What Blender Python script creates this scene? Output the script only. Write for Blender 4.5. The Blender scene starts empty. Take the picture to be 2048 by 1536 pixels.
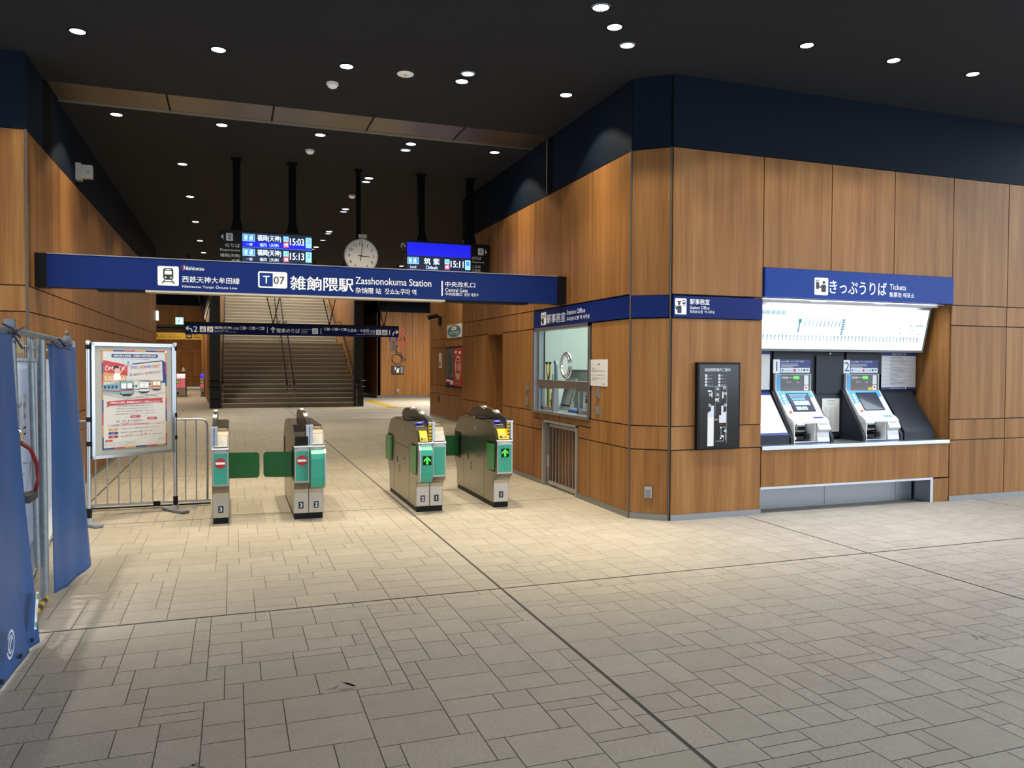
import bpy, math, random
from mathutils import Vector, Matrix
random.seed(7)
C = bpy.context.scene.collection
SC = bpy.context.scene
R = math.radians
V = Vector

# ------------------------------------------------------------ materials
M = {}
def mat(name, col=(.5,.5,.5), rough=.5, metal=0., emis=None, es=1., bump=0., bscale=50., vary=0., nvar=0., nscale=6., spec=.5, coat=0., stretch=(1,1,1), trans=0.):
    m = bpy.data.materials.new(name); m.use_nodes = True
    nt = m.node_tree; N = nt.nodes; L = nt.links
    b = N['Principled BSDF']
    b.inputs['Base Color'].default_value = (*col, 1)
    b.inputs['Roughness'].default_value = rough
    b.inputs['Metallic'].default_value = metal
    b.inputs['Specular IOR Level'].default_value = spec
    b.inputs['Coat Weight'].default_value = coat
    if trans: b.inputs['Transmission Weight'].default_value = trans
    if emis:
        b.inputs['Emission Color'].default_value = (*emis, 1)
        b.inputs['Emission Strength'].default_value = es
    pos = None
    def coords():
        nonlocal pos
        if pos is None:
            g = N.new('ShaderNodeNewGeometry'); mp = N.new('ShaderNodeMapping')
            mp.inputs['Scale'].default_value = stretch
            L.new(g.outputs['Position'], mp.inputs['Vector']); pos = (g, mp)
        return pos
    if vary or nvar:
        g, mp = coords()
        n = N.new('ShaderNodeTexNoise'); n.inputs['Scale'].default_value = nscale; n.inputs['Detail'].default_value = 5
        L.new(mp.outputs[0], n.inputs['Vector'])
        h = N.new('ShaderNodeHueSaturation'); h.inputs['Color'].default_value = (*col, 1)
        m1 = N.new('ShaderNodeMath'); m1.operation = 'MULTIPLY_ADD'
        L.new(n.outputs['Fac'], m1.inputs[0]); m1.inputs[1].default_value = 2*nvar; m1.inputs[2].default_value = 1-nvar-vary*.5
        m2 = N.new('ShaderNodeMath'); m2.operation = 'MULTIPLY_ADD'
        L.new(g.outputs['Random Per Island'], m2.inputs[0]); m2.inputs[1].default_value = vary
        L.new(m1.outputs[0], m2.inputs[2]); L.new(m2.outputs[0], h.inputs['Value'])
        L.new(h.outputs[0], b.inputs['Base Color'])
    if bump:
        g, mp = coords()
        n = N.new('ShaderNodeTexNoise'); n.inputs['Scale'].default_value = bscale; n.inputs['Detail'].default_value = 4
        L.new(mp.outputs[0], n.inputs['Vector'])
        bp = N.new('ShaderNodeBump'); bp.inputs['Strength'].default_value = bump; bp.inputs['Distance'].default_value = .01
        L.new(n.outputs['Fac'], bp.inputs['Height']); L.new(bp.outputs[0], b.inputs['Normal'])
    M[name] = m
    return m

def wood_mat(name, c1, c2, c3):
    m = bpy.data.materials.new(name); m.use_nodes = True
    nt = m.node_tree; N = nt.nodes; L = nt.links; b = N['Principled BSDF']
    g = N.new('ShaderNodeNewGeometry'); mp = N.new('ShaderNodeMapping')
    mp.inputs['Scale'].default_value = (9, 9, .42)
    L.new(g.outputs['Position'], mp.inputs['Vector'])
    w = N.new('ShaderNodeMath'); w.operation = 'MULTIPLY'; w.inputs[1].default_value = 40
    L.new(g.outputs['Random Per Island'], w.inputs[0])
    n = N.new('ShaderNodeTexNoise'); n.noise_dimensions = '4D'
    n.inputs['Scale'].default_value = 1.; n.inputs['Detail'].default_value = 6; n.inputs['Roughness'].default_value = .62
    n.inputs['Distortion'].default_value = .25
    L.new(mp.outputs[0], n.inputs['Vector']); L.new(w.outputs[0], n.inputs['W'])
    n2 = N.new('ShaderNodeTexNoise'); n2.noise_dimensions = '4D'; n2.inputs['Scale'].default_value = 9; n2.inputs['Detail'].default_value = 3
    mp2 = N.new('ShaderNodeMapping'); mp2.inputs['Scale'].default_value = (9, 9, .15)
    L.new(g.outputs['Position'], mp2.inputs['Vector']); L.new(mp2.outputs[0], n2.inputs['Vector']); L.new(w.outputs[0], n2.inputs['W'])
    ad = N.new('ShaderNodeMath'); ad.operation = 'MULTIPLY_ADD'; ad.inputs[1].default_value = .35
    L.new(n2.outputs['Fac'], ad.inputs[0]); L.new(n.outputs['Fac'], ad.inputs[2])
    r = N.new('ShaderNodeValToRGB'); e = r.color_ramp.elements
    e[0].position = .42; e[0].color = (*c1, 1); e[1].position = .95; e[1].color = (*c3, 1)
    k = e.new(.66); k.color = (*c2, 1)
    L.new(ad.outputs[0], r.inputs[0])
    h = N.new('ShaderNodeHueSaturation'); v = N.new('ShaderNodeMath'); v.operation = 'MULTIPLY_ADD'
    v.inputs[1].default_value = .14; v.inputs[2].default_value = .93
    L.new(g.outputs['Random Per Island'], v.inputs[0]); L.new(v.outputs[0], h.inputs['Value']); L.new(r.outputs[0], h.inputs['Color'])
    L.new(h.outputs[0], b.inputs['Base Color'])
    b.inputs['Roughness'].default_value = .45; b.inputs['Specular IOR Level'].default_value = .17
    M[name] = m

wood_mat('wood', (.165,.067,.019), (.26,.116,.035), (.365,.185,.067))
mat('navy', (.005,.010,.021), .7, spec=.1)
mat('ceiling_black', (.028,.032,.040), .85, spec=.2, nvar=.1, nscale=1.5)
mat('joint_black', (.012,.01,.009), .7)
mat('tile', (.345,.312,.265), .62, vary=.10, nvar=.10, nscale=7, spec=.35)
def slate(m):
    nt=m.node_tree; N=nt.nodes; L=nt.links; b=N['Principled BSDF']; g=N.new('ShaderNodeNewGeometry')
    sc=N.new('ShaderNodeVectorRotate'); sc.rotation_type='Z_AXIS'
    ang=N.new('ShaderNodeMath'); ang.operation='MULTIPLY'; ang.inputs[1].default_value=6.28; L.new(g.outputs['Random Per Island'],ang.inputs[0])
    L.new(g.outputs['Position'],sc.inputs['Vector']); L.new(ang.outputs[0],sc.inputs['Angle'])
    mp=N.new('ShaderNodeMapping'); mp.inputs['Scale'].default_value=(28,80,28); L.new(sc.outputs[0],mp.inputs['Vector'])
    n=N.new('ShaderNodeTexNoise'); n.inputs['Scale'].default_value=1; n.inputs['Detail'].default_value=4; n.inputs['Distortion'].default_value=1.2; L.new(mp.outputs[0],n.inputs['Vector'])
    bp=N.new('ShaderNodeBump'); bp.inputs['Strength'].default_value=.36; bp.inputs['Distance'].default_value=.006
    L.new(n.outputs['Fac'],bp.inputs['Height']); L.new(bp.outputs[0],b.inputs['Normal'])
    src=b.inputs['Base Color'].links[0].from_socket; mx=N.new('ShaderNodeMix'); mx.data_type='RGBA'; mx.blend_type='MULTIPLY'; mx.inputs[0].default_value=1
    r=N.new('ShaderNodeMapRange'); r.inputs[1].default_value=.3; r.inputs[2].default_value=.7; r.inputs[3].default_value=.92; r.inputs[4].default_value=1.06; L.new(n.outputs['Fac'],r.inputs[0])
    L.new(src,mx.inputs[6]); L.new(r.outputs[0],mx.inputs[7]); L.new(mx.outputs[2],b.inputs['Base Color'])
slate(M['tile'])
mat('grout', (.14,.128,.11), .9)
mat('joint_seal', (.05,.045,.04), .8)
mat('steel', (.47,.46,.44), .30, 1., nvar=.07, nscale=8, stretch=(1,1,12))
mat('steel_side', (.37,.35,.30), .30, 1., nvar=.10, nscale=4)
mat('chrome', (.8,.8,.8), .12, 1.)
mat('alu', (.50,.53,.58), .36, 1.)
mat('alu_matte', (.36,.36,.35), .5, .3)
mat('galv', (.22,.25,.27), .5, .7, nvar=.3, nscale=30)
mat('bronze', (.29,.25,.19), .42, 1., nvar=.05, nscale=3)
mat('sign_blue', (.003,.020,.15), .5, spec=.2)
mat('ticket_blue', (.010,.042,.24), .5, spec=.15)
mat('band_blue', (.003,.014,.12), .5, spec=.15)
mat('black', (.005,.005,.006), .45, spec=.2)
mat('black_matte', (.003,.003,.0035), .8, spec=.1)
mat('gloss_black', (.013,.012,.012), .12, spec=.35)
mat('smoke_top', (.03,.027,.023), .3, spec=.35)
mat('pillar_dark', (.008,.010,.013), .45)
mat('white', (.75,.75,.74), .5)
mat('sign_white', (.8,.82,.84), .5, emis=(.8,.85,1), es=.12)
mat('sign_plate', (.62,.66,.72), .5)
mat('ink', (.02,.02,.025), .6)
mat('dark_navy_print', (.03,.05,.16), .5)
mat('teal', (.03,.33,.24), .35)
mat('flap_green', (.006,.115,.022), .25, coat=.3)
mat('flap_fold', (.05,.22,.07), .3)
mat('green_led', (.02,.3,.02), .5, emis=(.08,1,.05), es=1.0)
mat('red', (.45,.02,.025), .5)
mat('red_bright', (.6,.03,.03), .4)
mat('yellow', (.75,.50,.02), .4)
mat('yellow_dim', (.40,.27,.02), .5)
mat('ic_blue', (.03,.05,.6), .4, emis=(.05,.08,1), es=.6)
mat('screen_blue', (.01,.01,.3), .4, emis=(.006,.012,.9), es=.9)
mat('screen_dark', (.01,.012,.03), .3, emis=(.02,.04,.12), es=.35)
mat('screen_white', (.6,.7,.9), .4, emis=(.62,.8,1), es=1.5)
mat('screen_cyan', (.3,.6,.8), .4, emis=(.28,.66,1), es=1.2)
mat('screen_chip', (.05,.2,.7), .4, emis=(.06,.28,.95), es=1.0)
mat('screen_red', (.7,.1,.15), .4, emis=(.9,.12,.18), es=.9)
mat('lamp_white', (1,1,1), .5, emis=(1,.97,.90), es=14)
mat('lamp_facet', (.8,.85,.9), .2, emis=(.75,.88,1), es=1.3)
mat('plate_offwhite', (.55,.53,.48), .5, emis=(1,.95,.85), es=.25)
mat('plastic_white', (.62,.62,.60), .5)
mat('plastic_grey', (.20,.21,.23), .45)
mat('dark_cab', (.020,.025,.036), .45, spec=.25)
mat('machine_white', (.70,.71,.72), .4)
mat('machine_grey', (.10,.10,.10), .4)
mat('sky_blue', (.07,.36,.72), .4)
mat('lcd_off', (.03,.045,.075), .12, coat=.4)
mat('fare_white', (.1,.1,.1), .5, emis=(.93,.98,1), es=1.0)
mat('fare_cyan', (.01,.08,.1), .5, emis=(.01,.32,.5), es=.6)
mat('fare_pale', (.05,.1,.1), .5, emis=(.22,.56,.66), es=.75)
mat('led_warm', (1,1,1), .5, emis=(1,.96,.9), es=3.)
mat('office_wall', (.66,.72,.68), .7)
mat('office_grey', (.35,.38,.40), .6)
mat('paper', (.68,.67,.65), .7)
mat('poster_paper', (.72,.73,.76), .45)
mat('board_grey', (.42,.43,.41), .6)
mat('brown_dark', (.04,.02,.01), .5)
mat('pictogram_brown', (.035,.018,.01), .5)
mat('sheet_blue', (.032,.115,.33), .38, nvar=.22, nscale=2.5, bump=.5, bscale=7, vary=0)
mat('sheet_dark', (.02,.06,.2), .5)
mat('rope', (.02,.02,.06), .7)
mat('panel_white', (.66,.70,.78), .6)
mat('orange', (.65,.33,.10), .5)
mat('train_teal', (.22,.42,.46), .5)
mat('train_beige', (.62,.47,.30), .5)
mat('poster_red', (.52,.05,.07), .5)
mat('poster_navy', (.02,.05,.22), .5)
mat('skin', (.75,.48,.42), .6)
mat('pink', (.75,.18,.26), .5, emis=(1,.2,.3), es=.25)
mat('pink_light', (.8,.6,.65), .5, emis=(1,.75,.8), es=.8)
mat('exit_green', (.3,.8,.6), .5, emis=(.35,1,.75), es=1.5)
mat('exit_white', (.8,1,.95), .5, emis=(.8,1,.95), es=1.8)
mat('step_face', (.30,.275,.225), .7, nvar=.12, nscale=5)
mat('step_nose', (.68,.65,.58), .5)
mat('ground_out', (.5,.5,.5), .9)
mat('blue_tray', (.02,.10,.5), .4)
mat('poster_photo', (.10,.10,.09), .5, nvar=.9, nscale=9)
mat('gold', (.6,.45,.22), .4)
mat('cyan_sign', (.03,.17,.22), .5)
mat('skirt', (.27,.28,.30), .35, .9)
mat('red_seat', (.17,.006,.01), .4)
mat('gate_screen', (.36,.36,.36), .5)
mat('corner_bronze', (.085,.075,.065), .55, .2)
mat('recess_steel', (.25,.26,.28), .36, 1.)
mat('rail_bronze', (.022,.016,.011), .8, 0., spec=.1)
mat('beam_strip', (.5,.46,.38), .5)
mat('dirt', (.19,.17,.145), .9)

def translucent(name,k):
    m=M[name]; nt=m.node_tree; N=nt.nodes; L=nt.links; b=N['Principled BSDF']; o=N['Material Output']
    t=N.new('ShaderNodeBsdfTranslucent'); t.inputs[0].default_value=b.inputs['Base Color'].default_value
    for l in list(nt.links):
        if l.to_socket==b.inputs['Base Color']: L.new(l.from_socket,t.inputs[0])
    mx=N.new('ShaderNodeMixShader'); mx.inputs[0].default_value=k
    L.new(b.outputs[0],mx.inputs[1]); L.new(t.outputs[0],mx.inputs[2]); L.new(mx.outputs[0],o.inputs[0])
translucent('sheet_blue',.3); translucent('panel_white',.6)
def glass():
    m = bpy.data.materials.new('glass'); m.use_nodes = True; nt = m.node_tree; N = nt.nodes; L = nt.links
    N.remove(N['Principled BSDF']); o = N['Material Output']
    t = N.new('ShaderNodeBsdfTransparent'); t.inputs[0].default_value = (.93,.97,.95,1)
    g = N.new('ShaderNodeBsdfGlossy'); g.inputs['Roughness'].default_value = .02
    mx = N.new('ShaderNodeMixShader'); mx.inputs[0].default_value=.05; L.new(t.outputs[0], mx.inputs[1]); L.new(g.outputs[0], mx.inputs[2]); L.new(mx.outputs[0], o.inputs[0])
    M['glass'] = m
glass()

# ------------------------------------------------------------ mesh collector
_tc = bpy.data.curves.new('lettering', 'FONT'); _to = bpy.data.objects.new('lettering', _tc)
_cache = {}
def text_geo(s, bold=0.):
    bold=0.
    k = (s, bold)
    if k not in _cache:
        _tc.body = s; _tc.size = 1; _tc.offset = bold; _tc.resolution_u = 3
        me = _to.to_mesh()
        vs = [(v.co.x, v.co.y) for v in me.vertices]; fs = [tuple(p.vertices) for p in me.polygons]
        _to.to_mesh_clear()
        xs = [v[0] for v in vs] or [0, 1]; ys = [v[1] for v in vs] or [0, 1]
        _cache[k] = (vs, fs, min(xs), max(xs), min(ys), max(ys))
    return _cache[k]

class MB:
    def __init__(s, m='white'): s.v=[]; s.f=[]; s.m=[]; s.sm=[]; s.names=[]; s.X=Matrix.Identity(4); s.c=m; s.smooth=False
    def use(s, m): s.c=m; return s
    def add(s, vs, fs, m=None):
        m = m or s.c
        if m not in s.names: s.names.append(m)
        i = s.names.index(m); n = len(s.v)
        s.v += [tuple(s.X @ V(p)) for p in vs]; s.f += [tuple(n+q for q in f) for f in fs]; s.m += [i]*len(fs); s.sm += [s.smooth]*len(fs)
        return s
    def box(s, x0,x1,y0,y1,z0,z1, m=None):
        x0,x1=min(x0,x1),max(x0,x1); y0,y1=min(y0,y1),max(y0,y1); z0,z1=min(z0,z1),max(z0,z1)
        return s.add([(x0,y0,z0),(x1,y0,z0),(x1,y1,z0),(x0,y1,z0),(x0,y0,z1),(x1,y0,z1),(x1,y1,z1),(x0,y1,z1)],
              [(0,3,2,1),(4,5,6,7),(0,1,5,4),(1,2,6,5),(2,3,7,6),(3,0,4,7)], m)
    def prism(s, pts, axis, a, b, m=None):
        n = len(pts)
        def P(p, t):
            return {'x':(t,p[0],p[1]),'y':(p[0],t,p[1]),'z':(p[0],p[1],t)}[axis]
        return s.add([P(p,a) for p in pts]+[P(p,b) for p in pts], [tuple(range(n)), tuple(range(2*n-1,n-1,-1))]+[(i,(i+1)%n,n+(i+1)%n,n+i) for i in range(n)], m)
    def cyl(s, p, q, r, r2=None, n=14, m=None, caps=True):
        p=V(p); q=V(q); r2 = r if r2 is None else r2
        d=(q-p).normalized(); a=d.orthogonal().normalized(); b=d.cross(a)
        vs=[p+(a*math.cos(t)+b*math.sin(t))*r for t in [2*math.pi*i/n for i in range(n)]]+[q+(a*math.cos(t)+b*math.sin(t))*r2 for t in [2*math.pi*i/n for i in range(n)]]
        sm=s.smooth; s.smooth=True
        s.add(vs,[(i,(i+1)%n,n+(i+1)%n,n+i) for i in range(n)],m)
        s.smooth=sm
        if caps: s.add(vs,[tuple(range(n-1,-1,-1)),tuple(range(n,2*n))],m)
        return s
    def tube(s, pts, r, n=8, m=None):
        pts=[V(p) for p in pts]; rings=[]; a=None
        for i,p in enumerate(pts):
            d=((pts[min(i+1,len(pts)-1)]-p)+(p-pts[max(i-1,0)])).normalized()
            a = d.orthogonal().normalized() if a is None else (a-d*a.dot(d)).normalized()
            b=d.cross(a); rings.append([p+(a*math.cos(2*math.pi*k/n)+b*math.sin(2*math.pi*k/n))*r for k in range(n)])
        vs=[v for g in rings for v in g]; fs=[]
        for i in range(len(pts)-1):
            for k in range(n): fs.append((i*n+k,i*n+(k+1)%n,(i+1)*n+(k+1)%n,(i+1)*n+k))
        fs += [tuple(range(n-1,-1,-1)), tuple((len(pts)-1)*n+k for k in range(n))]
        sm=s.smooth; s.smooth=True; s.add(vs,fs,m); s.smooth=sm; return s
    def lathe(s, c, prof, n=20, m=None, axis='z'):
        vs=[]; 
        for r,h in prof:
            for k in range(n):
                t=2*math.pi*k/n
                if axis=='z': vs.append((c[0]+r*math.cos(t),c[1]+r*math.sin(t),c[2]+h))
                elif axis=='y': vs.append((c[0]+r*math.cos(t),c[1]+h,c[2]+r*math.sin(t)))
                else: vs.append((c[0]+h,c[1]+r*math.cos(t),c[2]+r*math.sin(t)))
        fs=[(i*n+k,i*n+(k+1)%n,(i+1)*n+(k+1)%n,(i+1)*n+k) for i in range(len(prof)-1) for k in range(n)]
        fs += [tuple(range(n)), tuple((len(prof)-1)*n+k for k in range(n))]
        sm=s.smooth; s.smooth=True; s.add(vs,fs,m); s.smooth=sm; return s
    def build(s, name, parent=None, bevel=0., label=None):
        if parent is not None:
            inv = ROOTM.get(root_of(parent).name, Matrix.Identity(4)).inverted()
        else:
            xs=[p[0] for p in s.v]; ys=[p[1] for p in s.v]; zs=[p[2] for p in s.v]
            base=V(((min(xs)+max(xs))/2,(min(ys)+max(ys))/2,min(zs))); inv=Matrix.Translation(-base)
        me=bpy.data.meshes.new(name); me.from_pydata([tuple(inv@V(p)) for p in s.v],[],s.f)
        for n in s.names: me.materials.append(M[n])
        me.polygons.foreach_set('material_index', s.m); me.polygons.foreach_set('use_smooth', s.sm); me.update()
        o=bpy.data.objects.new(name, me); C.objects.link(o)
        if parent is not None: o.parent=parent
        else: o.location=base; ROOTM[o.name]=Matrix.Translation(base)
        if bevel:
            b=o.modifiers.new('bevel','BEVEL'); b.width=bevel; b.segments=2; b.limit_method='ANGLE'; b.angle_limit=R(50)
        if label: o['label']=label
        return o
ROOTM={}
def root_of(o):
    while o.parent: o=o.parent
    return o
def tag(o, label, cat, group=None):
    o['label']=label; o['category']=cat
    if group: o['group']=group
    return o
def thing(name, label, cat, loc, group=None, rz=0):
    o=bpy.data.objects.new(name,None); C.objects.link(o); o.location=loc; o.rotation_euler=(0,0,rz); o.empty_display_size=.1
    ROOTM[o.name]=Matrix.Translation(V(loc))@Matrix.Rotation(rz,4,'Z')
    return tag(o,label,cat,group)
def struct(o): o['kind']='structure'; return o
def dup(root, loc, label=None, group=None, rz=None):
    r=root.copy(); C.objects.link(r); r.location=loc
    if rz is not None: r.rotation_euler=(0,0,rz)
    if label: r['label']=label
    if group: r['group']=group
    for ch in list(root.children):
        c=ch.copy(); C.objects.link(c); c.parent=r
        for g in list(ch.children):
            d=g.copy(); C.objects.link(d); d.parent=c
    ROOTM[r.name]=Matrix.Translation(V(loc))
    return r

class G:
    """flat printed graphics on a surface"""
    def __init__(s, mb, o, u, v, n=None, step=.0012):
        s.mb=mb; s.o=V(o); s.u=V(u); s.v=V(v); s.n=V(n) if n else s.u.cross(s.v).normalized(); s.st=step
    def P(s,x,y,l): return s.o+s.u*x+s.v*y+s.n*(s.st*(l+1))
    def poly(s,pts,m,l=0): s.mb.add([s.P(x,y,l) for x,y in pts],[tuple(range(len(pts)))],m); return s
    def rect(s,x0,y0,x1,y1,m,l=0): return s.poly([(x0,y0),(x1,y0),(x1,y1),(x0,y1)],m,l)
    def rr(s,x0,y0,x1,y1,r,m,l=0):
        pts=[]
        for cx,cy,a in ((x1-r,y0+r,-90),(x1-r,y1-r,0),(x0+r,y1-r,90),(x0+r,y0+r,180)):
            for k in range(5): t=R(a+22.5*k); pts.append((cx+r*math.cos(t),cy+r*math.sin(t)))
        return s.poly(pts,m,l)
    def circ(s,cx,cy,r,m,l=0,n=28,ry=None):
        ry=ry or r
        return s.poly([(cx+r*math.cos(2*math.pi*k/n),cy+ry*math.sin(2*math.pi*k/n)) for k in range(n)],m,l)
    def line(s,x0,y0,x1,y1,w,m,l=0):
        d=V((x1-x0,y1-y0)); 
        if d.length<1e-6: return s
        nx,ny=-d.y/d.length*w/2,d.x/d.length*w/2
        return s.poly([(x0-nx,y0-ny),(x1-nx,y1-ny),(x1+nx,y1+ny),(x0+nx,y0+ny)],m,l)
    def path(s,pts,w,m,l=0,close=False):
        if close: pts=pts+[pts[0]]
        for a,b in zip(pts,pts[1:]): s.line(*a,*b,w,m,l)
        for a in pts: s.circ(a[0],a[1],w/2,m,l+.15,8)
        return s
    def arc(s,cx,cy,r,a0,a1,w,m,l=0,n=20):
        p=[(cx+r*math.cos(R(a0+(a1-a0)*k/n)),cy+r*math.sin(R(a0+(a1-a0)*k/n))) for k in range(n+1)]
        for a,b in zip(p,p[1:]): s.line(*a,*b,w,m,l)
        return s
    def text(s,t,x,y,h,m,l=1,w=None,bold=.0,al='l'):
        vs,fs,x0,x1,y0,y1=text_geo(t,bold)
        if not vs: return s
        k=h/max(y1-y0,.01); kx=k if w is None else w/max(x1-x0,.01)
        ww=(x1-x0)*kx; ox=x-(0 if al=='l' else ww if al=='r' else ww/2)
        e=h*min(bold,.03)*.62
        for i,(ex,ey) in enumerate(((0,0),) if e==0 else ((-e,0),(e,0),(0,e*.7),(0,-e*.7))):
            s.mb.add([s.P(ox+(a-x0)*kx+ex, y+(b-y0)*k+ey, l+.02*i) for a,b in vs],fs,m)
        return s

# ------------------------------------------------------------ wall panelling
def wall(name, o, u, n, cells, depth=.02, back=.16, gap=.006, extra=None):
    """cells (u0,u1,z0,z1,mat) on the vertical plane through o along u, facing n"""
    mb=MB(); o=V(o); u=V(u).normalized(); n=V(n).normalized()
    def slab(u0,u1,z0,z1,d0,d1,m):
        p=[]
        for z in (z0,z1):
            for (a,d) in ((u0,d0),(u1,d0),(u1,d1),(u0,d1)): q=o+u*a+n*d; p.append((q.x,q.y,z))
        mb.add(p,[(0,3,2,1),(4,5,6,7),(0,1,5,4),(1,2,6,5),(2,3,7,6),(3,0,4,7)],m)
    for (u0,u1,z0,z1,m) in cells:
        slab(u0,u1,z0,z1,-back,-depth,'joint_black')
        g = 0.0008 if m=='navy' else gap
        slab(u0+g,u1-g,z0+(g if z0>.1 else 0),z1-g,-depth,0,m)
    if extra: extra(mb,slab)
    return struct(mb.build(name))
def grid(us, zs, m='wood', skip=lambda a,b,c,d: False, top=True, navy=(3.82,4.55), zskip=None):
    out=[]
    for a,b in zip(us,us[1:]):
        for c,d in zip(zs,zs[1:]):
            if not skip(a,b,c,d): out.append((a,b,c,d,m))
    if top: out.append((us[0],us[-1],navy[0],navy[1],'navy'))
    return out
def fr(a,b,st): 
    n=max(1,round((b-a)/st)); return [a+(b-a)*i/n for i in range(n+1)]
Z5=[.06,.725,.97,2.085,2.335,3.82]

# ------------------------------------------------------------ floor
def make_floor():
    mb=MB('tile'); U=.088
    XJ=[-8.2,-4.88,-1.54,1.8,5.12,8.46,11.8,15.1]; YJ=[-4.8,-1.45,1.9,5.26,8.6,11.95,15.3,18.65,22,25.3,28.7]
    rnd=random.Random(3)
    for xa,xb in zip(XJ,XJ[1:]):
        for ya,yb in zip(YJ,YJ[1:]):
            if xa<-8 and ya>8: continue
            nx=round((xb-xa)/U); ny=round((yb-ya)/U); ux=(xb-xa-.016)/nx; uy=(yb-ya-.016)/ny
            occ=[[False]*ny for _ in range(nx)]
            far = ya>14
            for j in range(ny):
                for i in range(nx):
                    if occ[i][j]: continue
                    for (w,h) in rnd.sample([(4,3),(4,3),(3,2),(2,3),(3,3),(4,2),(3,1),(2,2)],8)+[(2,2),(2,1),(1,2),(1,1)]:
                        if far: w,h=w*1,h*1
                        if i+w>nx or j+h>ny: continue
                        if any(occ[a][b] for a in range(i,i+w) for b in range(j,j+h)): continue
                        for a in range(i,i+w):
                            for b in range(j,j+h): occ[a][b]=True
                        g=.0022
                        x0=xa+.008+i*ux+g; x1=xa+.008+(i+w)*ux-g; y0=ya+.008+j*uy+g; y1=ya+.008+(j+h)*uy-g
                        mb.add([(x0,y0,0),(x1,y0,0),(x1,y1,0),(x0,y1,0)],[(0,1,2,3)])
                        break
    mb.box(-9,16,-5,28.7,-.3,-.003,'grout')
    for x in XJ[1:-1]: mb.box(x-.009,x+.009,-4.8,28.7,-.0025,-.0012,'joint_seal')
    for y in YJ[1:-1]: mb.box(-8.2,15.1,y-.007,y+.007,-.0025,-.0011,'joint_seal')
    for xa,xb in zip(fr(-8,14,1.),fr(-8,14,1.)[1:]):
        for ya,yb in zip(fr(28.7,58,1.),fr(28.7,58,1.)[1:]):
            mb.add([(xa+.004,ya+.004,0),(xb-.004,ya+.004,0),(xb-.004,yb-.004,0),(xa+.004,yb-.004,0)],[(0,1,2,3)])
    mb.box(-8,14,28.7,58,-.3,-.003,'grout')
    struct(mb.build('floor'))
make_floor()
g=MB('dirt')   # worn scuffs on the tiles
for (x,y) in ((4.35,3.15),(4.15,3.4),(4.75,3.35),(4.75,2.65),(4.85,2.7),(.5,3.9),(-.1,3.3)):
    for k in range(5):
        a=random.random()*6; l=.02+random.random()*.04; cx=x+random.uniform(-.05,.05); cy=y+random.uniform(-.04,.04)
        G(g,(cx,cy,0.0002),(math.cos(a),math.sin(a),0),(-math.sin(a),math.cos(a),0),(0,0,1),.0004).circ(0,0,l,'dirt',0,9,ry=l*.18)
o=g.build('floor_scuffs'); o['kind']='stuff'; tag(o,'small dark scuff marks worn into the foreground paving','floor mark')

# ------------------------------------------------------------ ceiling
def make_ceiling():
    mb=MB('ceiling_black')
    mb.box(-3.2,9.9,2.6,9.45,4.55,4.75); mb.box(-3.2,7.3,-7.5,2.6,4.55,4.75); mb.box(-6,15,10.1,29.4,4.55,4.75); mb.box(3.9,15,9.45,10.1,4.55,4.75); mb.box(-6,-1.85,8.65,10.1,4.55,4.75)
    mb.box(-8,14,29.4,58,7.5,7.7); mb.box(-8,14,29.3,29.5,4.55,7.7)
    mb.box(-8,-.5,29.5,58,4.3,4.5); mb.box(4.5,14,29.5,58,4.55,4.75)
    struct(mb.build('ceiling'))
    sm=MB('bronze'); xs=[-1.84,-.677,.458,1.602,2.74,3.89]
    for a,b in zip(xs,xs[1:]): sm.box(a+.012,b-.012,9.47,10.08,4.548,4.6)
    sm.box(-1.84,3.89,9.45,10.1,4.57,4.7,'joint_black')
    sm.box(-1.84,3.89,10.075,10.1,4.53,4.57,'bronze')
    struct(sm.build('trim_1'))
make_ceiling()

# ------------------------------------------------------------ walls
RY=[7.285,8.22,9.14,10.04,10.72,11.385,12.16,12.98,13.63]
def skipR(a,b,c,d):
    if c>=.97-1e-6 and d<=2.09 and a>=8.21 and b<=10.05: return True          # ticket office window
    if c>=2.07 and d<=2.34 and b<=10.05: return True                          # blue band
    if a>=11.38 and b<=12.17 and d<=2.09: return True                         # recessed door
    if d<=.98 and a>=8.21 and b<=10.05: return True
    return False
cR=grid(RY,Z5,skip=skipR)
cR+=[(8.22,9.14,.87,.97,'wood'),(9.14,10.04,.87,.97,'wood'),(9.70,10.04,.06,.725,'wood'),(9.70,10.04,.725,.87,'wood'),(8.22,8.59,.06,.725,'wood'),(8.22,8.59,.725,.87,'wood')]
wall('wall_right',(3.9,0,0),(0,1,0),(-1,0,0),cR)
dx,dy=4.215-3.9,7.02-7.285; Lc=math.hypot(dx,dy)
wall('wall_corner',(3.9,7.285,0),(dx,dy,0),(dy,-dx,0),grid([0.005,Lc-.005],[.06,.725,.97,2.085,2.315,3.82],skip=lambda a,b,c,d:abs(c-2.085)<.01))
t=MB('corner_bronze')
for (x,y) in ((3.898,7.283),(4.213,7.018)): t.cyl((x,y,0.0),(x,y,3.82),.010,n=10,m='corner_bronze')
t.build('trim_2')['kind']='structure'
FX=[4.225,5.33,6.23,7.12,8.01,8.9,9.79,10.68,11.57,12.46,13.35,14.2]
def skipF(a,b,c,d):
    if a>=5.32 and b<=8.02: return True
    if b<=5.34 and abs(c-2.085)<.01: return True
    return False
cF=grid(FX,[.06,.725,.97,2.085,2.325,3.82],skip=skipF)+[(5.33,6.23,2.645,3.82,'wood'),(6.23,7.12,2.645,3.82,'wood'),(7.12,8.01,2.645,3.82,'wood')]
wall('wall_front',(0,7,0),(1,0,0),(0,-1,0),cF)
LY=[8.65,9.8,10.9,12.05,13.2,14.35,15.5,16.65,17.8,18.95,20.1,21.2,22.1]
LY[0]=8.672
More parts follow.
